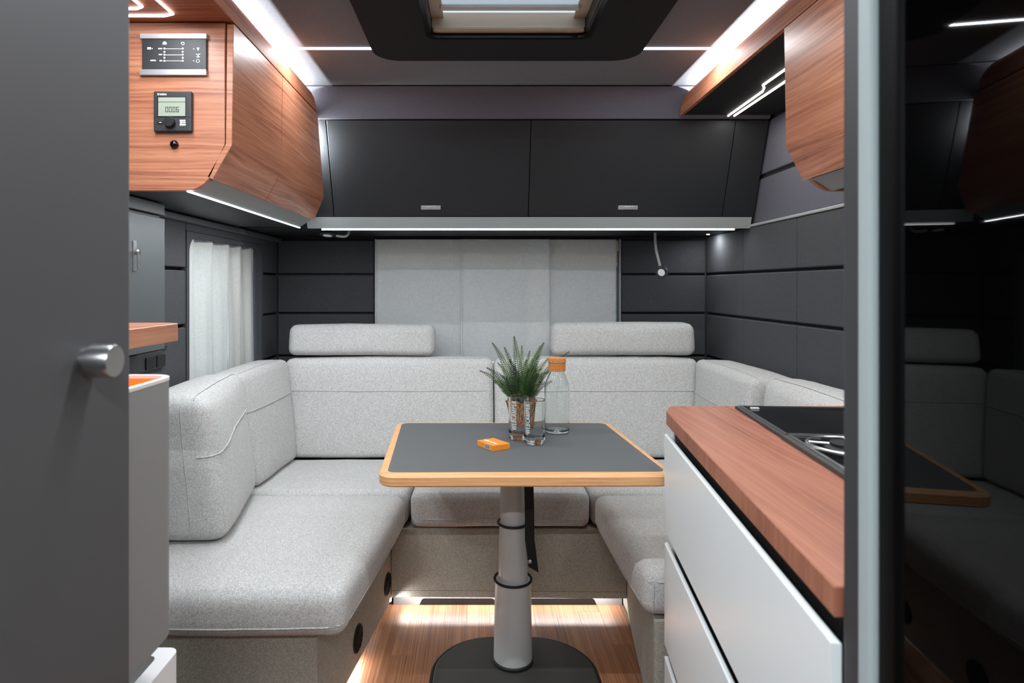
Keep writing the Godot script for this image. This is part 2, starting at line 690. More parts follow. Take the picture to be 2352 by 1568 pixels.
	var g := mat("clear_glass", Color(0.985, 1.0, 0.995, 0.0), 0.0)
	g.refraction_enabled = true
	g.refraction_scale = 0.05
	var pane := mat("pane", Color(0.9, 0.95, 1.0, 0.1), 0.02)
	pane.transparency = BaseMaterial3D.TRANSPARENCY_ALPHA
	glowing("led", Color(0.95, 0.97, 1.0), 4.0)
	glowing("led_warm", Color(1.0, 0.97, 0.93), 3.0)


# ------------------------------------------------------------------ lights
func area(parent: Node, at: Vector3, towards: Vector3, along: Vector3, length: float, wide: float, watts: float, c := Color(0.96, 0.98, 1.0)) -> void:
	var l := AreaLight3D.new()
	l.name = "strip_light"
	l.area_size = Vector2(length, wide)
	l.area_normalize_energy = true
	l.light_energy = watts / (PI * PI)
	l.light_color = c
	l.area_range = 8.0
	l.shadow_enabled = true
	parent.add_child(l, true)
	var z := -towards.normalized()
	var x := (along - z * along.dot(z)).normalized()
	l.transform = Transform3D(Basis(x, z.cross(x), z), at - world_at(parent))


# a straight glowing strip from a to b, shining towards n
func strip(a: Vector3, b: Vector3, n: Vector3, wide: float, watts: float, label: String, group := "", m: Material = null, thick := 0.004) -> Node3D:
	var o := thing("light_strip", (a + b) / 2, label, "light strip", group)
	var x := (b - a).normalized()
	var z := n.normalized()
	var st := mb()
	rbox(st, Transform3D(Basis(x, z, x.cross(z)), (a + b) / 2), Vector3(a.distance_to(b), thick, wide), 0.001)
	part("diffuser", st, m if m else M.led, o)
	if watts > 0:
		area(o, (a + b) / 2 + z * (thick / 2 + 0.001), z, x, a.distance_to(b), wide, watts)
	return o


func _ready() -> void:
	rng.seed = 7
	wob.seed = 3
	wob.frequency = 0.35
	# ---- camera: level, its lens shifted (verticals stay upright)
	var cam := Camera3D.new()
	cam.name = "camera"
	var lens := CameraAttributesPhysical.new()
	lens.frustum_near = 0.05
	lens.frustum_far = 60.0
	lens.frustum_focal_length = 21.0
	lens.frustum_focus_distance = 2.15
	lens.exposure_aperture = 4.5
	cam.attributes = lens
	add_child(cam)
	cam.position = Vector3(0, EYE, 0)
	cam.set_frustum(0.05 * 1568.0 / 1400.0, Vector2(0.05 * 79.0 / 1400.0, -0.05 * 127.0 / 1400.0), 0.05, 60.0)
	cam.current = true
	# ---- daylight outside, exposure
	var e := Environment.new()
	e.background_mode = Environment.BG_COLOR
	e.background_color = Color(0.80, 0.86, 0.91)
	e.background_energy_multiplier = 3.2
	e.tonemap_mode = Environment.TONE_MAPPER_LINEAR
	e.tonemap_exposure = 1.0
	e.sdfgi_enabled = true
	e.ssao_enabled = true
	e.ssil_enabled = true
	var we := WorldEnvironment.new()
	we.name = "surroundings"
	we.environment = e
	add_child(we)
	materials()
	ceiling_lights()
	shell()
	walls()
	windows()
	hatch()
	overhead_left()
	overhead_rear()
	overhead_right()
	left_side()
	sofa()
	bases()
	table()
	table_things()
	kitchen()
	tall_unit()
	lamps()


# ------------------------------------------------------------------ the strips of the ceiling
func ceiling_lights() -> void:
	var c := 2.0128
	strip(V(-0.675, c, 2.035), V(-0.333, c, 2.035), Vector3(0, -1, 0), 0.013, 4.0, "white ceiling light line left of the black roof hatch frame", "ceiling light lines")
	strip(V(0.527, c, 2.035), V(0.82, c, 2.035), Vector3(0, -1, 0), 0.013, 4.0, "white ceiling light line right of the black roof hatch frame", "ceiling light lines")
	strip(V(-0.60, c, 1.02), V(0.74, c, 1.02), Vector3(0, -1, 0), 0.013, 17.0, "long white ceiling light line over the aisle in front of the hatch", "ceiling light lines")
	strip(V(-0.60, c, -0.6), V(0.74, c, -0.6), Vector3(0, -1, 0), 0.013, 46.0, "white ceiling light line at the entrance end of the aisle", "ceiling light lines")
	strip(V(-1.0, 1.910, -0.2), V(-0.70, 1.910, -0.2), Vector3(0, -1, 0), 0.013, 17.0, "short white light line in the soffit by the entrance")
	# cove strips behind the wooden pelmets
	strip(V(-0.725, 1.977, -1.2), V(-0.725, 1.977, 2.40), Vector3(0.75, 1, 0), 0.003, 38.0, "hidden cove light strip behind the left wooden pelmet", "cove light strips")
	strip(V(0.905, 1.971, -1.2), V(0.905, 1.971, 2.40), Vector3(-0.75, 1, 0), 0.003, 38.0, "hidden cove light strip behind the right wooden pelmet", "cove light strips")


# ------------------------------------------------------------------ floor, ceiling, outer walls
func shell() -> void:
	var fl := struct("floor", box(-1.2, 1.35, -0.06, -0.006, -1.7, 3.3), M.black, "wood plank floor of the caravan", "floor")
	var w := 0.083
	for c in 16:
		var x := -0.62 + c * w
		var d := -0.5 + rng.randf() * 0.5
		while d < 2.35:
			var len := 0.55 + rng.randf() * 0.4
			var d1 := minf(d + len, 2.40)
			if d1 - d > 0.05:
				part("plank", box(x + 0.0002, x + w - 0.0002, -0.0055, 0.0, d + 0.0002, d1 - 0.0002, 0.0005), M["plank%d" % rng.randi_range(0, 3)], fl)
			d += len
	var ce := mb()
	bx(ce, -1.2, -0.16, 2.015, 2.06, -1.7, 3.3)
	bx(ce, 0.35, 1.35, 2.015, 2.06, -1.7, 3.3)
	bx(ce, -0.16, 0.35, 2.015, 2.06, 1.885, 3.3)
	bx(ce, -0.16, 0.35, 2.015, 2.06, -1.7, 1.36)
	struct("ceiling", ce, M.ceiling_felt, "dark grey felt covered ceiling", "ceiling")
	struct("wall_front", box(-1.2, 1.35, -0.06, 2.06, -1.75, -1.7), M.cupboard_grey, "plain grey wall behind the viewer", "wall")


# a padded panel: (x, y) on the rear wall or (d, y) on the side walls
func pad(parent: Node, side: String, a0: float, a1: float, y0: float, y1: float, gap := 0.002) -> void:
	var gy := 0.0055
	var st := mb()
	match side:
		"rear":
			bx(st, a0 + gap, a1 - gap, y0 + gy, y1 - gy, 3.15, 3.184, 0.006, 3)
		"right":
			bx(st, 1.18, 1.214, y0 + gy, y1 - gy, a0 + gap, a1 - gap, 0.006, 3)
		"left":
			bx(st, -1.069, -1.035, y0 + gy, y1 - gy, a0 + gap, a1 - gap, 0.006, 3)
	part("wall_panel", st, M.dark_felt, parent)


func walls() -> void:
	var rows := [[1.281, 1.480], [1.080, 1.281], [0.86, 1.080], [0.62, 0.86]]
	# right wall
	var r := mb()
	bx(r, 1.21, 1.35, -0.06, 2.06, -1.7, 3.3)
	var wr := struct("wall_right", r, M.dark_felt, "dark right wall padded with square felt panels", "wall")
	for row in rows:
		for col in [[2.712, 3.15], [2.256, 2.712], [1.80, 2.256], [1.34, 1.80], [0.70, 1.34]]:
			pad(wr, "right", col[0], col[1], row[0], row[1])
	part("wall_rail", box(1.177, 1.205, 1.4755, 1.487, 0.70, 3.12, 0.003), M.plinth_grey, wr)
	for row in [[1.490, 1.672], [1.690, 1.90]]:
		part("wall_panel", box(1.195, 1.212, row[0], row[1], 0.70, 3.10, 0.004), M.panel_grey, wr)
	# rear wall with its window opening
	var q := mb()
	bx(q, -1.2, -0.52, -0.06, 2.06, 3.18, 3.3)
	bx(q, 0.735, 1.35, -0.06, 2.06, 3.18, 3.3)
	bx(q, -0.52, 0.735, 1.46, 2.06, 3.18, 3.3)
	bx(q, -0.52, 0.735, -0.06, 0.80, 3.18, 3.3)
	var wq := struct("wall_rear", q, M.dark_felt, "dark rear wall with padded panels either side of the window", "wall")
	for row in rows:
		pad(wq, "rear", -1.035, -0.534, row[0], row[1] if row[1] < 1.4 else 1.462)
		pad(wq, "rear", 0.742, 1.18, row[0], row[1] if row[1] < 1.4 else 1.462)
	# left wall with its window opening
	var l := mb()
	bx(l, -1.2, -1.065, -0.06, 2.06, -0.55, 2.18)
	bx(l, -1.2, -1.065, 1.92, 2.06, -1.45, -0.55)
	bx(l, -1.2, -1.065, -0.06, 2.06, -1.7, -1.45)
	bx(l, -1.2, -1.065, -0.06, 2.06, 2.92, 3.3)
	bx(l, -1.2, -1.065, 1.40, 2.06, 2.18, 2.92)
	bx(l, -1.2, -1.065, -0.06, 0.80, 2.18, 2.92)
	var wl := struct("wall_left", l, M.dark_felt, "dark left wall with padded panels round a curtained window", "wall")
	for row in rows:
		pad(wl, "left", 1.30, 2.165, row[0], row[1])
		pad(wl, "left", 2.935, 3.15, row[0], row[1])
	part("wall_panel", box(-1.069, -1.035, 1.417, 1.478, 2.167, 2.933, 0.004), M.dark_felt, wl)
	part("wall_rail", box(-1.035, -1.015, 1.445, 1.468, 1.86, 3.15, 0.005, 2), M.cupboard_grey, wl)


func windows() -> void:
	# rear window
	var f := mb()
	for s in [[-0.532, -0.515, 0.80, 1.462], [0.728, 0.741, 0.80, 1.462]]:
		bx(f, s[0], s[1], s[2], s[3], 3.145, 3.19, 0.003)
	bx(f, -0.515, 0.728, 1.445, 1.462, 3.16, 3.20, 0.003)
	bx(f, -0.515, 0.728, 0.80, 0.82, 3.16, 3.20, 0.003)
	var w1 := struct("window_1", f, M.plinth_grey, "rear window frame behind the pale curtain", "window")
	part("pane", box(-0.515, 0.728, 0.82, 1.445, 3.24, 3.246), M.pane, w1)
	# its blind
	var b := thing("window_blind", V(0.105, 0.83, 3.17), "closed pleated blind with cream cassette behind the rear curtain", "blind")
	part("cassette", box(-0.514, 0.727, 1.337, 1.459, 3.135, 3.178, 0.012, 3), M.cream, b)
	part("rail", box(-0.514, 0.727, 1.314, 1.336, 3.14, 3.175, 0.005, 2), M.cream, b)
	var z := mb()
	var n := 22
	for k in n:
		var y0 := lerpf(0.83, 1.32, float(k) / n)
		var y1 := lerpf(0.83, 1.32, float(k + 1) / n)
		var d0 := 3.16 + (0.008 if k % 2 else 0.0)
		var d1 := 3.16 + (0.0 if k % 2 else 0.008)
		quad(z, V(-0.514, y0, d0), V(0.727, y0, d0), V(0.727, y1, d1), V(-0.514, y1, d1))
	part("pleats", z, M.blind, b)
	part("side_rod", box(0.716, 0.722, 0.80, 1.40, 3.118, 3.124, 0.002), M.post_grey, b)
	# rear curtain: three flat panels that overlap
	var info := [[-0.521, -0.080, 3.112, "leftmost of three flat linen panels hanging in front of the rear window"], [-0.0845, 0.3655, 3.104, "middle flat linen panel hanging in front of the rear window, behind the fern"], [0.257, 0.706, 3.118, "rightmost of three flat linen panels hanging in front of the rear window"]]
	for c in info.size():
		var x0: float = info[c][0]
		var x1: float = info[c][1]
		var dd: float = info[c][2]
		var st := mb()
		st.set_smooth_group(0)
		var nx := 40
		var ny := 30
		var g := []
		for i in nx + 1:
			var row := []
			for j in ny + 1:
				var u := float(i) / nx
				var v := float(j) / ny
				var wave := 0.0022 * sin(u * 7.0 + c * 2.0 + v * 2.0) + 0.002 * sin(u * 17.0 + c) * (1 - v) + 0.004 * wob.get_noise_3d(u * 12 + c * 9, v * 12, 4)
				row.append(V(lerpf(x0, x1, u), lerpf(0.79, 1.458, v), dd + wave))
			g.append(row)
		for i in nx:
			for j in ny:
				for k in [g[i][j], g[i + 1][j + 1], g[i + 1][j], g[i][j], g[i][j + 1], g[i + 1][j + 1]]:
					st.add_vertex(k)
		st.generate_normals()
		var o := thing("curtain", V((x0 + x1) / 2, 0.79, dd), info[c][3], "curtain", "flat linen panels of the rear window")
		part("cloth", st, M.linen, o)
		for s in [x0, x1 - 0.006]:
			part("hem", box(s, s + 0.006, 0.79, 1.458, dd - 0.004, dd - 0.002), M.linen_side, o)
	# left window
	var ro := [Vector2(2.166, 0.785), Vector2(2.934, 0.785), Vector2(2.934, 1.416), Vector2(2.166, 1.416)]
	var ri := [Vector2(2.185, 0.805), Vector2(2.915, 0.805), Vector2(2.915, 1.398), Vector2(2.185, 1.398)]
	var fr := mb()
	ring_prism(fr, round_poly(ro, [0.002], 8), round_poly(ri, [0.055], 8), UD, UY, -1.11, -1.033)
	var w2 := struct("window_2", fr, M.dark_felt, "rounded window opening in the left wall with gathered curtains", "window")
	part("pane", box(-1.155, -1.15, 0.80, 1.40, 2.18, 2.92), M.pane, w2)
	part("rail", box(-1.098, -1.090, 1.375, 1.39, 2.19, 2.91, 0.003), M.black, w2)
	var halves := [[2.205, 2.585, "left half of the gathered white curtain in the left wall window"], [2.588, 2.908, "right half of the gathered white curtain in the left wall window"]]
	for c in 2:
		var st := mb()
		st.set_smooth_group(0)
		var nx := 70
		var ny := 14
		var g := []
		for i in nx + 1:
			var row := []
			for j in ny + 1:
				var u := float(i) / nx
				var v := float(j) / ny
				var d := lerpf(halves[c][0], halves[c][1], u)
				var amp := lerpf(0.006, 0.010, v)
				var fold := amp * sin(u * TAU * 2.3 + c * 2.0 + 0.6 * sin(v * 3.0)) + 0.003 * sin(u * TAU * 5.0 + v * 2.0 + c)
				var top := 1.394 + 0.006 * sin(u * TAU * 2.3 + c * 2.0)
				row.append(Vector3(-1.066 + fold, lerpf(0.80, top, v), -d))
			g.append(row)
		for i in nx:
			for j in ny:
				for k in [g[i][j], g[i + 1][j + 1], g[i + 1][j], g[i][j], g[i][j + 1], g[i + 1][j + 1]]:
					st.add_vertex(k)
		st.generate_normals()
		var o := part("curtain", st, M.linen_side)
		tag(o, halves[c][2], "curtain", "gathered curtains of the left window")


# ------------------------------------------------------------------ roof hatch
func hatch() -> void:
	var o := thing("roof_hatch", V(0.097, 1.99, 1.66), "black framed roof hatch with a half drawn pale blind", "roof hatch")
	var outer := round_poly([Vector2(-0.345, 1.18), Vector2(0.54, 1.18), Vector2(0.54, 2.085), Vector2(-0.345, 2.085)], [0.085], 8)
	var inner := round_poly([Vector2(-0.148, 1.37), Vector2(0.338, 1.37), Vector2(0.338, 1.880), Vector2(-0.148, 1.880)], [0.03], 8)
	var st := mb()
	ring_prism(st, outer, inner, UX, UD, 1.990, 2.0145)
	part("frame", st, M.hatch_black, o)
	var lip_o := round_poly([Vector2(-0.158, 1.36), Vector2(0.348, 1.36), Vector2(0.348, 1.890), Vector2(-0.158, 1.890)], [0.035], 8)
	var lip := mb()
	ring_prism(lip, lip_o, round_poly([Vector2(-0.143, 1.375), Vector2(0.333, 1.375), Vector2(0.333, 1.875), Vector2(-0.143, 1.875)], [0.028], 8), UX, UD, 1.984, 1.9905)
	part("seal", lip, M.black_gloss, o)
	for d in [1.872, 1.364]:
		part("shaft_wall", box(-0.140, 0.330, 2.000, 2.060, d, d + 0.012), M.cream, o)
	for x in [-0.158, 0.332]:
		part("side_rail", box(x, x + 0.016, 1.995, 2.060, 1.364, 1.884), M.post_grey, o)
	part("ledge", box(-0.136, 0.326, 2.0, 2.012, 1.855, 1.874, 0.004, 2), M.cream, o)
	for x in [-0.142, 0.295]:
		part("blind_guide", box(x, x + 0.037, 2.044, 2.052, 1.377, 1.871), M.cream, o)
	part("blind_rail", box(-0.112, 0.302, 2.033, 2.048, 1.785, 1.805, 0.006, 2), M.rim_white, o)
	var z := mb()
	var n := 26
	for k in n:
		var d0 := lerpf(1.378, 1.788, float(k) / n)
		var d1 := lerpf(1.378, 1.788, float(k + 1) / n)
		var y0 := 2.046 + (0.007 if k % 2 else 0.0)
		var y1 := 2.046 + (0.0 if k % 2 else 0.007)
		quad(z, V(-0.104, y0, d0), V(-0.104, y1, d1), V(0.294, y1, d1), V(0.294, y0, d0))
	part("blind", z, M.roof_blind, o)
	var dome := mb()
	quad(dome, V(-0.16, 2.062, 1.36), V(-0.16, 2.062, 1.885), V(0.35, 2.062, 1.885), V(0.35, 2.062, 1.36))
	part("dome", dome, M.frosted, o)


# ------------------------------------------------------------------ overhead cabinets
func pelmet_outline(m: float, s: float) -> Array:
	# s = 1: the left one, seen in (x, y); -1: mirrored about m
	var a := [Vector2(-0.640, 1.913), Vector2(-0.640, 1.940), Vector2(-0.644, 1.962), Vector2(-0.652, 1.980), Vector2(-0.664, 1.994), Vector2(-0.676, 1.986), Vector2(-0.664, 1.973), Vector2(-0.657, 1.958), Vector2(-0.654, 1.938), Vector2(-0.654, 1.913)]
	var out := []
	for p in a:
		out.append(p if s > 0 else Vector2(m - p.x, p.y))
	return out


func door_end(p: Vector2) -> float:
	# where the doors of the left cabinet meet the leaning front of the rear one
	return lean(p.y) - 0.036


func overhead_left() -> void:
	var pel := thing("wood_pelmet", V(-0.65, 1.913, 0.6), "reddish wood pelmet along the ceiling above the left overhead cabinet", "pelmet", "wood pelmets")
	var st := mb()
	along_d(st, pelmet_outline(0, 1), -1.2, func(p): return 2.370 + (2.009 - p.y) * 0.56)
	part("face", st, M.wood_matt, pel)
	part("soffit", box(-1.064, -0.655, 1.914, 1.930, -1.2, 2.400), M.wood_matt, pel)
	# the cabinet
	var o := thing("overhead_cabinet", V(-0.85, 1.47, 2.1), "reddish wood overhead cabinet on the left wall, with control panels on its end", "cabinet")
	var body := mb()
	along_d(body, [Vector2(-1.033, 1.472), Vector2(-0.765, 1.472), Vector2(-0.718, 1.50), Vector2(-0.690, 1.59), Vector2(-0.684, 1.910), Vector2(-1.033, 1.910)], 1.618, func(p): return lean(p.y) - 0.06)
	part("body", body, M.cabinet_grey, o)
	var endp := mb()
	along_d(endp, Array(round_poly([Vector2(-1.033, 1.471), Vector2(-0.718, 1.471), Vector2(-0.6640, 1.592), Vector2(-0.6635, 1.911), Vector2(-1.033, 1.911)], [0.0, 0.075, 0.02, 0.0, 0.0], 8)), 1.600, 1.617, 0.001)
	part("end_panel", endp, M.wood, o)
	var prof := [Vector2(-0.640, 1.9075), Vector2(-0.645, 1.590), Vector2(-0.696, 1.500), Vector2(-0.710, 1.507), Vector2(-0.661, 1.594), Vector2(-0.658, 1.9075)]
	var d1 := mb()
	along_d(d1, prof, 1.600, 1.9985, 0.0012)
	part("door", d1, M.wood, o)
	var d2 := mb()
	along_d(d2, prof, 2.0025, door_end, 0.0012)
	part("door", d2, M.wood, o)
	var va := mb()
	along_d(va, [Vector2(-0.702, 1.502), Vector2(-0.757, 1.470), Vector2(-0.764, 1.476), Vector2(-0.712, 1.508)], 1.618, func(p): return 2.575 + (1.51 - p.y) * 0.4)
	part("valance", va, M.valance_grey, o)
	strip(V(-0.760, 1.469, 1.600), V(-0.760, 1.469, 2.60), Vector3(0.0, -1, 0), 0.008, 5.0, "thin light strip along the lower edge of the left overhead cabinet", "light strips under cabinets")
	strip(V(-0.702, 1.975, lean(1.975) - 0.052), V(-0.720, 1.560, lean(1.560) - 0.052), Vector3(0.45, -0.1, -1), 0.004, 20.0, "hidden light strip behind the far end of the left overhead cabinet", "", M.led_warm)
	# light loops in the soffit in front of the cabinet
	var loops := [[V(-1.0, 1.9095, 1.555), V(-0.80, 1.9095, 1.555), V(-0.772, 1.9095, 1.545), V(-0.772, 1.9095, 0.5)], [V(-1.0, 1.9095, 1.515), V(-0.848, 1.9095, 1.515), V(-0.828, 1.9095, 1.505), V(-0.828, 1.9095, 0.5)]]
	for k in 2:
		var t := thing("light_strip", loops[k][1], ["outer of two bent light lines in the soffit above the end panel", "inner of two bent light lines in the soffit above the end panel"][k], "light strip", "bent soffit light lines")
		var tb := mb()
		tube(tb, loops[k], 0.0035, 6)
		part("diffuser", tb, M.led, t)
		area(t, (loops[k][2] + loops[k][3]) / 2 - Vector3(0, 0.006, 0), Vector3(0, -1, 0), UD, 1.0, 0.007, 3.5)
	controls()


func disc(st: SurfaceTool, c: Vector3, n: Vector3, r: float, h: float, seg := 20, bev := 0.0) -> void:
	lathe(st, [Vector2(0.00001, 0), Vector2(r, 0), Vector2(r, h - bev), Vector2(r - bev, h), Vector2(0.00001, h)], c, seg, false, spin_to(n))


func controls() -> void:
	var F := Vector3(0, 0, 1)
	var u := 1.6 / 1400.0   # a pixel of the photograph on the end panel, in metres
	var X := func(px: float) -> float: return (px - 1097.0) * u
	var Y := func(py: float) -> float: return EYE + (657.0 - py) * u
	# switch panel
	var o := thing("control_panel", V(X.call(402), Y.call(174), 1.599), "dark control panel with silver bars on the cabinet end panel", "control panel")
	part("plate", box(X.call(329), X.call(477), Y.call(168), Y.call(88), 1.593, 1.6, 0.002), M.dark_plastic, o)
	part("bar", box(X.call(326), X.call(478), Y.call(92), Y.call(80), 1.590, 1.6, 0.001), M.alu, o)
	part("bar", box(X.call(325), X.call(477), Y.call(175), Y.call(162), 1.590, 1.6, 0.001), M.alu, o)
	var fd := 1.5926
	for col in [[381.0, 1.0], [423.0, 0.8]]:
		for y in [114.0, 121.5, 128.0, 135.0, 142.0]:
			var s := mb()
			disc(s, V(X.call(col[0]), Y.call(y), fd + 0.0004), F, 0.0024, 0.0008, 12)
			part("indicator", s, M.print_white, o)
	var ln := mb()
	for y in [114.5, 128.5, 142.0]:
		bx(ln, X.call(381), X.call(423), Y.call(y + 0.5), Y.call(y - 0.4), fd - 0.0003, fd + 0.0004)
	for b in [[367, 376, 113, 115.5], [368, 376, 126.5, 129], [370, 376, 140.5, 143], [342, 350, 111, 116], [352, 354, 113, 115], [349, 361, 140, 142.5], [377, 386, 100, 105], [379, 384, 98, 99.5], [447, 449, 114, 116], [447, 449, 141, 143]]:
		bx(ln, X.call(b[0]), X.call(b[1]), Y.call(b[3]), Y.call(b[2]), fd - 0.0003, fd + 0.0004)
	# symbols: a little box, a bell, a pump wave, a ring
	for b in [[419, 427, 99, 100.5], [419, 427, 104.5, 106], [419, 420.5, 99, 106], [425.5, 427, 99, 106]]:
		bx(ln, X.call(b[0]), X.call(b[1]), Y.call(b[3]), Y.call(b[2]), fd - 0.0003, fd + 0.0004)
	for b in [[455, 461, 112, 114], [456.5, 459.5, 114, 118], [453, 456, 126, 127.5], [456, 459, 127.5, 129], [459, 463, 126, 127.5], [454, 462, 132, 133.5], [457, 459, 129, 135]]:
		bx(ln, X.call(b[0]), X.call(b[1]), Y.call(b[3]), Y.call(b[2]), fd - 0.0003, fd + 0.0004)
	var circ := []
	for k in 20:
		circ.append(V(X.call(457.5) + 0.0042 * cos(TAU * k / 20), Y.call(142.5) + 0.0042 * sin(TAU * k / 20), fd))
	tube(ln, circ, 0.0007, 6, true)
	part("printed_symbols", ln, M.print_white, o).set_meta("kind", "stuff")
	# heating control
	var h := thing("heater_control", V(X.call(401), Y.call(305), 1.599), "dark square heater control with grey display and round dial", "control panel")
	var bz := mb()
	rbox(bz, Transform3D(Basis.IDENTITY, V(X.call(401), Y.call(258.5), 1.594)), Vector3(87 * u, 93 * u, 0.012), 0.004, 3)
	part("housing", bz, M.dark_plastic, h)
	part("recess", box(X.call(367), X.call(432), Y.call(271), Y.call(224), 1.5865, 1.595, 0.001), M.black, h)
	part("display", box(X.call(370), X.call(431.5), Y.call(270), Y.call(227.5), 1.5857, 1.595), M.lcd, h)
	var seg7 := mb()
	bx(seg7, X.call(370), X.call(431.5), Y.call(238.2), Y.call(237.4), 1.5853, 1.5860)
	var cut := {"0": "abcdef", "6": "acdefg"}
	for k in 4:
		var ch: String = "0006"[k]
		var x0 := 386.5 + k * 8.2
		for s in cut[ch]:
			var b: Array = {"a": [0, 6, 0, 1.2], "d": [0, 6, 10.8, 12], "g": [0, 6, 5.4, 6.6], "f": [0, 1.2, 0, 6], "b": [4.8, 6, 0, 6], "e": [0, 1.2, 6, 12], "c": [4.8, 6, 6, 12]}[s]
			bx(seg7, X.call(x0 + b[0]), X.call(x0 + b[1]), Y.call(249 + b[3]), Y.call(249 + b[2]), 1.5853, 1.5860)
	part("digits", seg7, M.ink, h)
	part("groove", box(X.call(358.5), X.call(443), Y.call(271.8), Y.call(271.2), 1.5876, 1.59), M.black, h)
	var kn := mb()
	disc(kn, V(X.call(397), Y.call(284.5), 1.5890), F, 0.0135, 0.012, 28, 0.002)
	part("dial", kn, M.black, h)
	var kr := mb()
	disc(kr, V(X.call(397), Y.call(284.5), 1.5895), F, 0.0147, 0.003, 28, 0.001)
	part("dial_collar", kr, M.dark_plastic, h)
	part("back_button", box(X.call(367), X.call(380), Y.call(288), Y.call(281), 1.5865, 1.59, 0.001), M.black, h)
	part("button_print", box(X.call(371.5), X.call(377), Y.call(285), Y.call(283.6), 1.5862, 1.5870), M.print_white, h)
	var lb := mb()
	bx(lb, X.call(418), X.call(431), Y.call(281), Y.call(278), 1.5875, 1.5890)
	bx(lb, X.call(419), X.call(423), Y.call(286), Y.call(281.5), 1.5875, 1.5890)
	bx(lb, X.call(424), X.call(431.5), Y.call(285), Y.call(282.5), 1.5875, 1.5890)
	bx(lb, X.call(418), X.call(431.5), Y.call(291), Y.call(287), 1.5875, 1.5890)
	part("label_print", lb, M.print_white, h)
	var tm := text_mesh("truma", 0.0082)
	var st := SurfaceTool.new()
	st.append_from(tm, 0, Transform3D(Basis.IDENTITY, V(X.call(377.5), Y.call(219.5), 1.5878)))
	part("lettering", st, M.print_white, h)
	# round push button below
	var pb := mb()
	var prof := [Vector2(0.0105, 0), Vector2(0.0108, 0.004)]
	for k in 7:
		prof.append(Vector2(0.0105 * cos(PI / 2 * k / 6) + 0.00001, 0.004 + 0.008 * sin(PI / 2 * k / 6)))
	lathe(pb, prof, V(X.call(401.5), Y.call(332), 1.6), 24, false, spin_to(F))
	tag(part("push_button", pb, M.black_gloss), "small round black button below the heater control", "button")


func lean(y: float) -> float:
	# the leaning front of the rear cabinet
	return 2.48 + (1.893 - y) / 0.374 * 0.14


func overhead_rear() -> void:
	var o := thing("overhead_cabinet", V(0.07, 1.47, 2.8), "wide charcoal overhead cabinet across the rear wall with two flap doors", "cabinet")
	var b := mb()
	along_x(b, [Vector2(2.440, 2.010), Vector2(2.502, 1.893), Vector2(2.640, 1.519), Vector2(2.655, 1.474), Vector2(3.178, 1.474), Vector2(3.178, 2.010)], -1.033, 1.192)
	part("body", b, M.black, o)
	var top := mb()
	along_x(top, [Vector2(2.408, 2.009), Vector2(2.470, 1.899), Vector2(2.486, 1.899), Vector2(2.424, 2.009)], -1.03, 1.185, 0.001)
	part("top_panel", top, M.panel_grey, o)
	for s in [[-1.03, -0.6185, "filler_panel"], [-0.6155, 0.2165, "door"], [0.2195, 1.0505, "door"], [1.0535, 1.186, "filler_panel"]]:
		var st := mb()
		along_x(st, [Vector2(2.480, 1.894), Vector2(2.620, 1.5195), Vector2(2.635, 1.525), Vector2(2.495, 1.8995)], s[0], s[1], 0.0015)
		var d := part(s[2], st, M.cabinet_grey, o)
		if s[2] == "door":
			var cx: float = [-0.1997, 0.6425][0 if s[0] < 0 else 1]
			var n := Vector3(0, -0.35, 0.937).normalized()
			var bas := Basis(UX, n.cross(UX), n)
			var c := V(cx, 1.556, lean(1.556)) + n * 0.001
			var lt := mb()
			rbox(lt, Transform3D(bas, c), Vector3(0.084, 0.017, 0.004), 0.0012)
			# raised button pieces of the latch
			var kx := cx - 0.004 if s[0] > 0 else cx - 0.006
			rbox(lt, Transform3D(bas, V(kx, 1.556, lean(1.556)) + n * 0.003), Vector3(0.022, 0.011, 0.004), 0.001)
			rbox(lt, Transform3D(bas, V(kx + 0.022, 1.556, lean(1.556)) + n * 0.003), Vector3(0.006, 0.011, 0.004), 0.001)
			part("latch", lt, M.alu, d)
	var va := mb()
	along_x(va, [Vector2(2.616, 1.5165), Vector2(2.632, 1.470), Vector2(2.652, 1.470), Vector2(2.636, 1.5165)], -0.735, 1.178, 0.001)
	part("valance", va, M.valance_grey, o)
	strip(V(-0.675, 1.4655, 2.640), V(1.112, 1.4655, 2.640), Vector3(0, -1, 0), 0.010, 1.6, "long thin light strip under the rear overhead cabinet", "light strips under cabinets", null, 0.006)


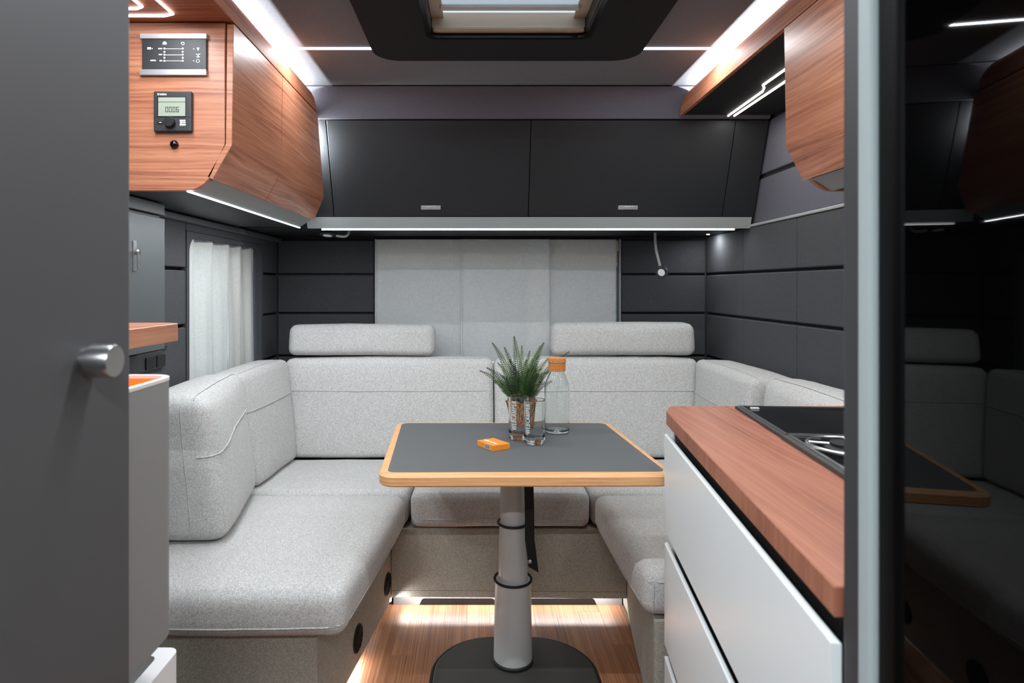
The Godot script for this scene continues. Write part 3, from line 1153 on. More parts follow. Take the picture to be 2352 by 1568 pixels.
func overhead_right() -> void:
	var pel := thing("wood_pelmet", V(0.83, 1.905, 0.6), "reddish wood pelmet along the ceiling above the right overhead cabinet", "pelmet", "wood pelmets")
	var st := mb()
	var prof := []
	for p in pelmet_outline(0.175, -1):
		prof.append(p + Vector2(0, -0.006) if p.y < 1.93 else p)
	along_d(st, prof, -1.2, func(p): return 2.402 + (2.009 - p.y) * 0.56)
	part("face", st, M.wood_matt, pel)
	part("soffit", box(0.830, 1.194, 1.907, 1.923, -1.2, 2.445), M.hatch_black, pel)
	# light lines in the soffit
	var y := 1.9015
	var lines := [[V(1.027, y, 2.44), V(1.022, y, 1.3)], [V(1.003, y, 2.44), V(0.998, y, 2.135), V(0.985, y, 2.095), V(0.968, y, 2.068), V(0.966, y, 1.3)]]
	for k in 2:
		var t := thing("light_strip", lines[k][0], ["straight light line in the dark soffit of the open corner shelf", "stepped light line in the dark soffit of the open corner shelf"][k], "light strip", "soffit light lines above the right shelf")
		var tb := mb()
		tube(tb, lines[k], 0.0042, 6)
		part("diffuser", tb, M.led_warm, t)
		area(t, V(lines[k][0].x, y - 0.0065, 2.05), Vector3(0, -1, 0), UD, 0.80, 0.007, 1.6, Color(1.0, 0.98, 0.95))
	# the cabinet
	var o := thing("overhead_cabinet", V(1.0, 1.47, 0.9), "reddish wood overhead cabinet on the right wall above the kitchen", "cabinet")
	var m := func(a: Array) -> Array:
		var out := []
		for p in a:
			out.append(Vector2(0.1735 - p.x, p.y))
		return out
	var body := mb()
	along_d(body, m.call([Vector2(-1.02, 1.472), Vector2(-0.765, 1.472), Vector2(-0.718, 1.50), Vector2(-0.672, 1.59), Vector2(-0.664, 1.904), Vector2(-1.02, 1.904)]), 0.60, 1.600)
	part("body", body, M.cabinet_grey, o)
	var endp := mb()
	along_d(endp, m.call(Array(round_poly([Vector2(-1.02, 1.471), Vector2(-0.718, 1.471), Vector2(-0.660, 1.592), Vector2(-0.660, 1.904), Vector2(-1.02, 1.904)], [0.0, 0.075, 0.02, 0.0, 0.0], 8))), 1.601, 1.618, 0.001)
	part("end_panel", endp, M.wood, o)
	var d1 := mb()
	along_d(d1, m.call([Vector2(-0.640, 1.9025), Vector2(-0.645, 1.590), Vector2(-0.690, 1.500), Vector2(-0.704, 1.507), Vector2(-0.661, 1.594), Vector2(-0.656, 1.9025)]), 0.95, 1.6185, 0.0012)
	part("door", d1, M.wood, o)
	var va := mb()
	along_d(va, m.call([Vector2(-0.702, 1.502), Vector2(-0.757, 1.470), Vector2(-0.764, 1.476), Vector2(-0.712, 1.508)]), 0.60, 1.600)
	part("valance", va, M.valance_grey, o)
	strip(V(0.955, 1.469, 0.66), V(0.955, 1.469, 1.56), Vector3(0.0, -1, 0), 0.008, 2.6, "thin light strip under the right overhead cabinet above the worktop", "light strips under cabinets")


# ------------------------------------------------------------------ left foreground
func left_side() -> void:
	# the sliding door at the viewer's left
	var dr := struct("door_1", box(-0.482, -0.45, 0.0, 1.905, 0.30, 0.79, 0.004, 2), M.door_grey, "grey sliding door at the left edge with a round metal knob", "door")
	var kn := mb()
	lathe(kn, [Vector2(0.016, 0), Vector2(0.016, 0.006), Vector2(0.0195, 0.008), Vector2(0.0195, 0.031), Vector2(0.018, 0.034), Vector2(0.00001, 0.034)], V(-0.45, 1.134, 0.70), 36, false, spin_to(UX))
	part("knob", kn, M.post_metal if M.has("post_metal") else M.steel, dr)
	# grey cupboard on the left wall
	var o := thing("wall_cupboard", V(-0.99, 1.03, 1.6), "narrow grey wall cupboard with a metal turn latch on the left", "cupboard")
	part("body", box(-1.034, -0.966, 1.03, 1.468, 1.31, 1.85), M.dark_plastic, o)
	part("door", box(-0.966, -0.95, 1.03, 1.424, 1.31, 1.852, 0.002), M.cupboard_grey, o)
	part("top_rail", box(-0.966, -0.95, 1.434, 1.468, 1.31, 1.852, 0.002), M.cupboard_grey, o)
	var lt := mb()
	bx(lt, -0.95, -0.947, 1.262, 1.345, 1.678, 1.694, 0.001)
	lathe(lt, [Vector2(0.009, 0), Vector2(0.009, 0.010), Vector2(0.006, 0.013), Vector2(0.00001, 0.013)], V(-0.947, 1.315, 1.686), 20, false, spin_to(UX))
	bx(lt, -0.942, -0.934, 1.27, 1.322, 1.682, 1.691, 0.003, 2)
	part("latch", lt, M.steel, o)
	# sockets on the wall below
	var s := thing("power_socket", V(-1.03, 0.98, 1.9), "black double power socket plate on the left wall under the wood shelf", "socket")
	part("plate", box(-1.036, -1.028, 0.955, 1.012, 1.72, 1.995, 0.002), M.dark_plastic, s)
	for d in [1.885, 1.950]:
		part("outlet", box(-1.03, -1.024, 0.960, 0.998, d, d + 0.052, 0.002), M.black, s)
	part("plate_trim", box(-1.036, -1.026, 1.016, 1.022, 1.72, 2.02, 0.002), M.black, s)
	# wood shelf
	var sh := mb()
	upright(sh, Array(round_poly([Vector2(-0.948, 1.20), Vector2(-0.75, 1.20), Vector2(-0.75, 1.535), Vector2(-0.79, 1.555), Vector2(-0.948, 1.555)], [0.0, 0.0, 0.025, 0.02, 0.0], 6)), 1.084, 1.127, 0.001)
	var so := thing("wood_shelf", V(-0.85, 1.084, 1.38), "short reddish wood shelf beside the grey sliding door", "shelf")
	part("board", sh, M.wood, so)
	part("bracket", box(-0.95, -0.92, 1.03, 1.084, 1.31, 1.52, 0.003), M.cupboard_grey, so)
	# tall open bin with an orange inside
	var b := thing("storage_bin", V(-0.67, 0.598, 0.97), "tall grey open bin with orange inside next to the sliding door", "bin")
	var bin := func(by: float, r: float) -> PackedVector2Array:
		return round_poly([Vector2(-0.80 + by, 0.80 + by), Vector2(-0.546 - by, 0.80 + by), Vector2(-0.546 - by, 1.113 - by), Vector2(-0.80 + by, 1.113 - by)], [0.012, 0.012, r, r], 8)
	var wl := mb()
	ring_prism(wl, bin.call(0.0, 0.045), bin.call(0.010, 0.036), UX, UD, 0.605, 1.053)
	part("wall", wl, M.bin_grey, b)
	var ft := mb()
	upright(ft, Array(bin.call(0.0008, 0.044)), 0.598, 0.612, 0.004)
	part("foot", ft, M.bin_grey, b)
	var rm := mb()
	ring_prism(rm, bin.call(-0.0005, 0.045), bin.call(0.0105, 0.036), UX, UD, 1.0532, 1.059)
	part("rim", rm, M.rim_white, b)
	var li := mb()
	ring_prism(li, bin.call(0.0103, 0.036), bin.call(0.012, 0.035), UX, UD, 0.96, 1.0525)
	bx(li, -0.785, -0.561, 0.952, 0.96, 0.815, 1.098)
	part("liner", li, M.orange, b)
	# white tray under it
	var tr := thing("tray", V(-0.76, 0.42, 1.0), "white plastic tray with raised rim below the grey bin", "tray")
	var to := round_poly([Vector2(-0.93, 0.78), Vector2(-0.588, 0.78), Vector2(-0.588, 1.205), Vector2(-0.93, 1.205)], [0.01, 0.02, 0.02, 0.01], 6)
	var ti := round_poly([Vector2(-0.915, 0.80), Vector2(-0.618, 0.80), Vector2(-0.618, 1.178), Vector2(-0.915, 1.178)], [0.01, 0.02, 0.015, 0.01], 6)
	var rim := mb()
	ring_prism(rim, to, ti, UX, UD, 0.43, 0.506)
	part("rim", rim, M.white_plastic, tr)
	var fl := mb()
	upright(fl, Array(to), 0.418, 0.430)
	part("floor", fl, M.valance_grey, tr)
	part("stand", box(-0.90, -0.66, 0.0, 0.418, 0.80, 1.10), M.bin_grey, tr)


# ------------------------------------------------------------------ sofa
func back(x0: float, x1: float, yb: float, yt: float, db: float, dt: float, thick: float) -> Array:
	return [V(x0, yb, db + thick), V(x1, yb, db + thick), V(x0, yt, dt + thick), V(x1, yt, dt + thick), V(x0, yb, db), V(x1, yb, db), V(x0, yt, dt), V(x1, yt, dt)]


# backs along the left wall: the front faces +x; near and far given as [x at the bottom, x at the top, d, d at the top if it differs]
func back_left(near: Array, far: Array, yb: float, yt: float, wall: float) -> Array:
	var ft: float = far[3] if far.size() > 3 else far[2]
	return [V(wall, yb, near[2]), V(wall, yb, far[2]), V(wall, yt, near[2]), V(wall, yt, ft), V(near[0], yb, near[2]), V(far[0], yb, far[2]), V(near[1], yt, near[2]), V(far[1], yt, ft)]


func back_right(near: Array, far: Array, yb: float, yt: float, wall: float) -> Array:
	var ft: float = far[3] if far.size() > 3 else far[2]
	return [V(wall, yb, far[2]), V(wall, yb, near[2]), V(wall, yt, ft), V(wall, yt, near[2]), V(far[0], yb, far[2]), V(near[0], yb, near[2]), V(far[1], yt, ft), V(near[1], yt, near[2])]


func slab(y0: float, y1: float, bl: Vector2, br: Vector2, fl: Vector2, fr: Vector2) -> Array:
	# plan corners in (x, d): back left, back right, front left, front right
	return [V(bl.x, y0, bl.y), V(br.x, y0, br.y), V(bl.x, y1, bl.y), V(br.x, y1, br.y), V(fl.x, y0, fl.y), V(fr.x, y0, fr.y), V(fl.x, y1, fl.y), V(fr.x, y1, fr.y)]


func sofa() -> void:
	var across := func(b: float, r: float) -> Array: return [[Vector3(-0.985, b, 1), Vector3(0, b, 1), Vector3(0.985, b, 1)], r]
	var top := func(r: float) -> Array: return [[Vector3(-0.97, 1, 0.62), Vector3(0, 1, 0.62), Vector3(0.97, 1, 0.62)], r]
	var g := "grey sofa back cushions"
	var soft := Vector3(0.002, 0.010, 0.012)
	cushion("back_cushion", back(-0.90, 0.0715, 0.4535, 0.878, 2.70, 2.835, 0.14), 0.030, soft, "wide grey back cushion left of the centre split, below the left headrest", "cushion", g, [across.call(0.36, 0.0022), top.call(0.0012)])
	cushion("back_cushion", back(0.0775, 1.03, 0.4535, 0.878, 2.70, 2.835, 0.14), 0.030, soft, "wide grey back cushion right of the centre split, below the right headrest", "cushion", g, [across.call(0.36, 0.0022), top.call(0.0012)])
	cushion("back_cushion", back_left([-0.822, -0.892, 2.305], [-0.788, -0.872, 2.692, 2.815], 0.458, 0.882, -1.028), 0.028, soft, "grey back cushion in the left rear corner of the sofa", "cushion", g, [across.call(0.34, 0.0022), top.call(0.0012)])
	cushion("back_cushion", back_left([-0.728, -0.792, 1.79], [-0.818, -0.882, 2.292], 0.458, 0.892, -1.028), 0.050, soft, "large grey back cushion leaning on the left wall under the curtain", "cushion", g, [[[Vector3(-1, 0.20, 0.55), Vector3(-0.99, 0.20, 0.97), Vector3(-0.8, 0.22, 1), Vector3(-0.5, 0.26, 1), Vector3(-0.1, 0.38, 1), Vector3(0.985, 0.42, 1)], 0.0022], top.call(0.0012), [[Vector3(-1, 0.9, 0.28), Vector3(-1, -0.95, 0.28)], 0.0012]])
	cushion("back_cushion", back_right([0.925, 0.985, 2.20], [0.950, 1.000, 2.692, 2.815], 0.462, 0.882, 1.172), 0.028, soft, "grey back cushion in the right rear corner of the sofa", "cushion", g, [across.call(0.34, 0.0022), top.call(0.0012)])
	cushion("back_cushion", back_right([0.935, 1.000, 1.645], [0.972, 1.022, 2.186], 0.462, 0.892, 1.172), 0.045, soft, "grey back cushion on the right wall behind the worktop", "cushion", g, [across.call(0.36, 0.0022), top.call(0.0012)])
	var gh := "sofa headrests"
	cushion("headrest", back(-0.895, -0.207, 0.892, 1.034, 2.86, 2.885, 0.115), 0.032, Vector3(0.004, 0.006, 0.008), "grey headrest cushion left of the rear curtain", "headrest", gh, [top.call(0.0012)])
	cushion("headrest", back(0.352, 1.030, 0.892, 1.043, 2.86, 2.885, 0.115), 0.034, Vector3(0.004, 0.006, 0.008), "grey headrest cushion right of the fern, by the padded wall", "headrest", gh, [top.call(0.0012)])
	# seats: y from .325 to .45
	var gs := "grey sofa seat cushions"
	var ss := Vector3(0.003, 0.007, 0.004)
	var edge_front := [[Vector3(-0.98, -0.45, 1), Vector3(0.98, -0.45, 1)], 0.0022]
	var edge_right := [[Vector3(1, -0.45, 0.99), Vector3(1, -0.45, -0.98)], 0.0013]
	var edge_left := [[Vector3(-1, -0.45, 0.99), Vector3(-1, -0.45, -0.98)], 0.0013]
	cushion("seat_cushion", slab(0.322, 0.452, Vector2(-1.02, 2.270), Vector2(-0.262, 2.270), Vector2(-1.02, 1.535), Vector2(-0.335, 1.535)), 0.042, ss, "long grey seat cushion on the left bench, nearest the viewer", "cushion", gs, [edge_front, edge_right])
	cushion("seat_cushion", slab(0.322, 0.452, Vector2(-1.02, 2.72), Vector2(-0.242, 2.72), Vector2(-1.02, 2.282), Vector2(-0.264, 2.282)), 0.024, ss, "grey seat cushion in the left rear corner of the sofa", "cushion", gs, [])
	cushion("seat_cushion", slab(0.318, 0.450, Vector2(-0.230, 2.72), Vector2(0.420, 2.72), Vector2(-0.252, 2.266), Vector2(0.420, 2.266)), 0.030, ss, "grey rear seat cushion shaded beneath the table", "cushion", gs, [edge_front])
	cushion("seat_cushion", slab(0.322, 0.452, Vector2(0.428, 2.72), Vector2(1.16, 2.72), Vector2(0.428, 2.282), Vector2(1.16, 2.282)), 0.024, ss, "grey seat cushion in the right rear corner of the sofa", "cushion", gs, [])
	cushion("seat_cushion", slab(0.322, 0.452, Vector2(0.430, 2.270), Vector2(1.16, 2.270), Vector2(0.447, 1.640), Vector2(1.16, 1.640)), 0.038, ss, "grey seat cushion on the right bench, partly behind the kitchen drawers", "cushion", gs, [edge_left, [[Vector3(-0.99, 0.55, 1), Vector3(0.9, 0.55, 1)], 0.0022], [[Vector3(-0.93, 0.5, 1), Vector3(-0.93, -0.95, 1)], 0.0022]])


func left_face(d: float) -> float:
	return -0.323 - (2.30 - d) * 0.132


func bases() -> void:
	var lb := thing("bench_base", V(-0.7, 0, 1.95), "fabric covered base of the left bench with two round black vents", "bench base", "bench bases")
	var st := mb()
	upright(st, [Vector2(-1.03, 1.585), Vector2(left_face(1.585), 1.585), Vector2(left_face(2.30), 2.30), Vector2(-0.323, 2.70), Vector2(-1.03, 2.70)], 0.040, 0.317, 0.004)
	part("body", st, M.base_fabric, lb)
	var kick := mb()
	upright(kick, [Vector2(-1.0, 1.62), Vector2(left_face(1.62) - 0.04, 1.62), Vector2(left_face(2.30) - 0.04, 2.30), Vector2(-0.363, 2.66), Vector2(-1.0, 2.66)], 0.0, 0.041)
	part("toe_kick", kick, M.plinth_grey, lb)
	var nrm := Vector3(0.991, 0, 0.131).normalized()
	for v in [[2.235, 0.128, 0.040], [1.905, 0.120, 0.042]]:
		var c := V(left_face(v[0]), v[1], v[0])
		var vt := mb()
		var bas := spin_to(nrm)
		lathe(vt, [Vector2(v[2], -0.002), Vector2(v[2], 0.003), Vector2(v[2] - 0.003, 0.005), Vector2(v[2] - 0.006, 0.004), Vector2(v[2] - 0.006, 0.002), Vector2(0.00001, 0.002)], c, 32, false, bas)
		for k in range(-3, 4):
			var w := sqrt(maxf(pow(v[2] - 0.005, 2) - pow(k * 0.0105, 2), 0.0))
			rbox(vt, Transform3D(bas, c + bas * Vector3(k * 0.0105, 0.004, 0)), Vector3(0.004, 0.004, w * 2), 0.0)
		part("vent", vt, M.black, lb)
	var rb := thing("bench_base", V(0.1, 0, 2.5), "fabric covered base of the rear bench behind the table leg", "bench base", "bench bases")
	var s2 := mb()
	upright(s2, [Vector2(-0.3225, 2.285), Vector2(0.555, 2.272), Vector2(0.555, 2.70), Vector2(-0.3225, 2.70)], 0.078, 0.313, 0.004)
	upright(s2, [Vector2(-0.3225, 2.285), Vector2(0.555, 2.272), Vector2(0.555, 2.290), Vector2(-0.3225, 2.303)], 0.056, 0.080)
	part("body", s2, M.base_fabric, rb)
	var pl := thing("plinth", V(0.1, 0, 2.33), "light grey plinth with black slots under the rear bench", "plinth")
	part("board", box(-0.322, 0.553, 0.0, 0.077, 2.335, 2.36), M.plinth_grey, pl)
	for s in [[-0.222, 0.072], [0.10, 0.455]]:
		var so := mb()
		along_d(so, Array(round_poly([Vector2(s[0], 0.001), Vector2(s[1], 0.001), Vector2(s[1] - 0.01, 0.025), Vector2(s[0] + 0.01, 0.025)], [0.0, 0.0, 0.014, 0.014], 6)), 2.3335, 2.34)
		part("slot", so, M.black, pl)
	var bb := thing("bench_base", V(0.8, 0, 1.95), "fabric covered base of the right bench beside the kitchen unit", "bench base", "bench bases")
	var s3 := mb()
	upright(s3, [Vector2(0.478, 1.65), Vector2(1.165, 1.65), Vector2(1.165, 2.70), Vector2(0.558, 2.70), Vector2(0.558, 2.274)], 0.002, 0.317, 0.004)
	part("body", s3, M.base_fabric, bb)
	# hidden strips that light the floor
	strip(V(-0.30, 0.0725, 2.326), V(0.535, 0.0725, 2.315), Vector3(0, -1, 0.2), 0.006, 2.4, "hidden floor light strip under the rear bench", "floor light strips", M.led_warm)
	strip(V(left_face(1.64) - 0.028, 0.0375, 1.64), V(left_face(2.24) - 0.028, 0.0375, 2.24), Vector3(0.2, -1, 0), 0.006, 2.6, "hidden floor light strip under the left bench", "floor light strips", M.led_warm)


# ------------------------------------------------------------------ table
func table() -> void:
	var o := thing("dining_table", V(0.113, 0, 1.95), "grey topped table with beech edge on a telescopic grey column", "table")
	var q := [Vector2(-0.297, 2.240), Vector2(0.480, 2.240), Vector2(0.528, 1.612), Vector2(-0.264, 1.606)]
	var inq := [Vector2(-0.276, 2.226), Vector2(0.461, 2.226), Vector2(0.508, 1.646), Vector2(-0.243, 1.640)]
	var st := mb()
	var rp := Array(round_poly(q, [0.035, 0.035, 0.045, 0.045], 8))
	upright(st, rp, 0.689, 0.7195, 0.0045)
	part("top_edge", st, M.beech, o)
	var s2 := mb()
	upright(s2, Array(round_poly(inq, [0.025, 0.025, 0.02, 0.02], 8)), 0.712, 0.7202)
	part("top_inlay", s2, M.laminate, o)
	var c := V(0.113, 0, 1.95)
	var col := [[0.0405, 0.455, 0.690], [0.0475, 0.275, 0.465], [0.0615, 0.035, 0.285]]
	part("bracket", box(-0.06, 0.29, 0.672, 0.689, 1.78, 2.12, 0.004), M.post_grey, o)
	for k in 3:
		var t := mb()
		var r: float = col[k][0]
		lathe(t, [Vector2(0.00001, col[k][1]), Vector2(r, col[k][1]), Vector2(r - (0.004 if k else 0.0), col[k][2]), Vector2(0.00001, col[k][2])], c, 48)
		part("column", t, M.pole_grey, o)
	for k in 2:
		var r: float = [0.0475, 0.0585][k]
		var t := mb()
		var circ := []
		for a in 48:
			circ.append(c + Vector3(r * cos(TAU * a / 48), [0.4655, 0.2855][k], r * sin(TAU * a / 48)))
		tube(t, circ, 0.0042, 8, true)
		part("collar_ring", t, M.black, o)
	# foot plate: a rounded rectangle with a black edge
	var fp := Array(round_poly([Vector2(-0.135, 2.085), Vector2(0.365, 2.085), Vector2(0.375, 1.62), Vector2(-0.145, 1.62)], [0.19], 14))
	var f := mb()
	upright(f, fp, 0.001, 0.024, 0.008)
	part("foot_plate", f, M.plate_dark, o)
	var ed := mb()
	var loop := []
	for p in fp:
		loop.append(V(p.x, 0.0105, p.y))
	tube(ed, loop, 0.0095, 8, true)
	part("foot_edge", ed, M.black, o)
	var cu := mb()
	lathe(cu, [Vector2(0.066, 0.022), Vector2(0.066, 0.032), Vector2(0.060, 0.037), Vector2(0.00001, 0.037)], c, 48)
	part("foot_collar", cu, M.black, o)
	# strap
	var sp := mb()
	var path := [V(0.155, 0.690, 1.868), V(0.1575, 0.60, 1.872), V(0.160, 0.52, 1.876), V(0.1605, 0.44, 1.878), V(0.166, 0.40, 1.878), V(0.1735, 0.355, 1.88)]
	for i in path.size() - 1:
		var a: Vector3 = path[i]
		var b: Vector3 = path[i + 1]
		var w0 := 0.0145
		for face in [0.0, 0.003]:
			var off := Vector3(0, 0, -face)
			var l0 := a + off - UX * w0
			var r0 := a + off + UX * w0
			var l1 := b + off - UX * (w0 if i < path.size() - 2 else 0.017)
			var r1 := b + off + UX * w0 + (Vector3(0, -0.018, 0) if i == path.size() - 2 else Vector3.ZERO)
			if face == 0.0:
				quad(sp, l1, r1, r0, l0)
			else:
				quad(sp, r1, l1, l0, r0)
		quad(sp, a - UX * w0, a - UX * w0 + Vector3(0, 0, -0.003), b - UX * w0 + Vector3(0, 0, -0.003), b - UX * w0)
		quad(sp, b + UX * w0, b + UX * w0 + Vector3(0, 0, -0.003), a + UX * w0 + Vector3(0, 0, -0.003), a + UX * w0)
	var strap := part("strap", sp, M.strap, o)
	var rv := mb()
	lathe(rv, [Vector2(0.0065, 0), Vector2(0.006, 0.002), Vector2(0.003, 0.0035), Vector2(0.00001, 0.0038)], V(0.161, 0.372, 1.878), 16, false, spin_to(Vector3(0, 0, 1)))
	part("rivet", rv, M.steel, strap)


func table_things() -> void:
	var Y := 0.7204
	# carafe
	var o := thing("carafe", V(0.272, Y, 2.09), "clear glass carafe with a cork stopper on the table", "carafe")
	var c := V(0.272, Y, 2.09)
	var out := [Vector2(0.00001, 0.001), Vector2(0.036, 0.0), Vector2(0.0410, 0.004), Vector2(0.0425, 0.012), Vector2(0.0425, 0.016), Vector2(0.0425, 0.150), Vector2(0.0424, 0.155), Vector2(0.0415, 0.162), Vector2(0.0390, 0.171), Vector2(0.0350, 0.182), Vector2(0.0305, 0.193), Vector2(0.0275, 0.201), Vector2(0.0262, 0.208), Vector2(0.0260, 0.216), Vector2(0.0263, 0.222)]
	var inn := [Vector2(0.0247, 0.222), Vector2(0.0243, 0.215), Vector2(0.0245, 0.207), Vector2(0.0258, 0.200), Vector2(0.0288, 0.192), Vector2(0.0333, 0.181), Vector2(0.0373, 0.170), Vector2(0.0397, 0.161), Vector2(0.0406, 0.154), Vector2(0.0407, 0.149), Vector2(0.0407, 0.017), Vector2(0.0407, 0.013), Vector2(0.038, 0.008), Vector2(0.00001, 0.011)]
	var gl := mb()
	lathe(gl, out + inn, c, 56)
	part("glass", gl, M.clear_glass, o)
	var ck := mb()
	lathe(ck, [Vector2(0.0268, 0.2095), Vector2(0.0286, 0.2095), Vector2(0.0290, 0.2232), Vector2(0.0298, 0.240), Vector2(0.0305, 0.252), Vector2(0.0295, 0.2545), Vector2(0.00001, 0.2545)], c, 40)
	var cork := part("cork", ck, M.cork, o)
	var wr := mb()
	var circ := []
	for k in 40:
		circ.append(c + Vector3(0.0305 * cos(TAU * k / 40), 0.2405, 0.0305 * sin(TAU * k / 40)))
	tube(wr, circ, 0.0009, 6, true)
	part("wire", wr, M.steel, cork)
	# glasses
	glass(V(0.134, Y, 1.994), 0.0325, 0.142, -0.56, "tall drinking glass with white lettering in front of the fern pot")
	glass(V(0.181, Y, 1.939), 0.0335, 0.140, -0.80, "tall drinking glass with white lettering, nearest to the viewer")
	# card box
	var b := thing("card_box", V(0.048, Y, 1.868), "small orange card box with white print lying on the table", "box")
	var a0 := Vector2(0.047, 1.842)
	var ex := (Vector2(0.099, 1.873) - a0)
	var ey := (Vector2(-0.001, 1.908) - a0)
	var bs := mb()
	upright(bs, [a0, a0 + ex, a0 + ex + ey, a0 + ey], Y, Y + 0.0175, 0.0006)
	part("carton", bs, M.box_orange, b)
	var at := func(s: float, t: float, y: float) -> Vector3:
		var p := a0 + ex * s + ey * t
		return V(p.x, Y + y, p.y)
	# lettering along the top
	var tm := text_mesh("WEBCAMPER", 0.0106)
	var tx := Basis(V(-ey.x, 0, -ey.y).normalized(), V(ex.x, 0, ex.y).normalized(), UY)
	var st := SurfaceTool.new()
	st.append_from(tm, 0, Transform3D(tx, at.call(0.36, 0.53, 0.0178)))
	part("lettering", st, M.print_white, b)
	var bars := mb()
	for k in 9:
		var t0 := 0.22 + k * 0.032
		quad(bars, at.call(-0.006, t0 + (0.02 if k % 3 else 0.012), 0.003), at.call(-0.006, t0, 0.003), at.call(-0.006, t0, 0.0145), at.call(-0.006, t0 + (0.02 if k % 3 else 0.012), 0.0145))
	part("barcode", bars, M.ink, b)
	var bk := mb()
	quad(bk, at.call(-0.003, 0.53, 0.002), at.call(-0.003, 0.19, 0.002), at.call(-0.003, 0.19, 0.0155), at.call(-0.003, 0.53, 0.0155))
	part("barcode_field", bk, M.rim_white, b)
	fern(V(0.156, Y, 2.155))


func split_tri(out: Array, a: Vector3, b: Vector3, c: Vector3, most: float) -> void:
	var l := [a.distance_to(b), b.distance_to(c), c.distance_to(a)]
	var k := l.find(l.max())
	if l[k] <= most:
		out.append([a, b, c])
		return
	match k:
		0:
			split_tri(out, a, (a + b) / 2, c, most)
			split_tri(out, (a + b) / 2, b, c, most)
		1:
			split_tri(out, a, b, (b + c) / 2, most)
			split_tri(out, a, (b + c) / 2, c, most)
		2:
			split_tri(out, a, b, (c + a) / 2, most)
			split_tri(out, (c + a) / 2, b, c, most)


func glass(c: Vector3, r: float, h: float, turn: float, label: String) -> void:
	var o := thing("drinking_glass", c, label, "glass", "drinking glasses on the table")
	var gl := mb()
	lathe(gl, [Vector2(0.00001, 0.0005), Vector2(r - 0.006, 0.0), Vector2(r - 0.002, 0.003), Vector2(r, 0.009), Vector2(r, 0.013), Vector2(r, h - 0.003), Vector2(r, h - 0.0006), Vector2(r - 0.0005, h), Vector2(r - 0.0010, h - 0.0006), Vector2(r - 0.0011, h - 0.003), Vector2(r - 0.0021, 0.036), Vector2(r - 0.0022, 0.031), Vector2(r - 0.006, 0.022), Vector2(r - 0.015, 0.0185), Vector2(0.00001, 0.018)], c, 56)
	part("body", gl, M.clear_glass, o)
	# lettering wrapped round the side, read from the foot upwards
	var tm := text_mesh("WEBCAMPER", 0.026)
	var arr := tm.surface_get_arrays(0)
	var vs: PackedVector3Array = arr[Mesh.ARRAY_VERTEX]
	var ids: PackedInt32Array = arr[Mesh.ARRAY_INDEX] if arr[Mesh.ARRAY_INDEX] != null else PackedInt32Array(range(vs.size()))
	var box3 := tm.get_aabb()
	var tris := []
	for k in range(0, ids.size(), 3):
		var p := [vs[ids[k]], vs[ids[k + 1]], vs[ids[k + 2]]]
		if (p[1] - p[0]).cross(p[2] - p[0]).z > -1e-12 or absf(p[0].z - p[1].z) > 1e-6:
			continue
		split_tri(tris, p[0], p[1], p[2], 0.006)
	var st := mb()
	for t in tris:
		var ps := []
		var ns := []
		for p in t:
			var along: float = (p.x - box3.position.x) / box3.size.x * 0.094
			var over: float = ((p.y - box3.position.y) / box3.size.y - 0.5) * 0.0175
			var ang := turn - over / r
			var n := Vector3(sin(ang), 0, cos(ang))
			ps.append(c + n * (r + 0.0003) + Vector3(0, 0.036 + along, 0))
			ns.append(n)
		for k in 3:
			vtx(st, ps[k], ns[k])
	part("lettering", st, M.print_grey, o)


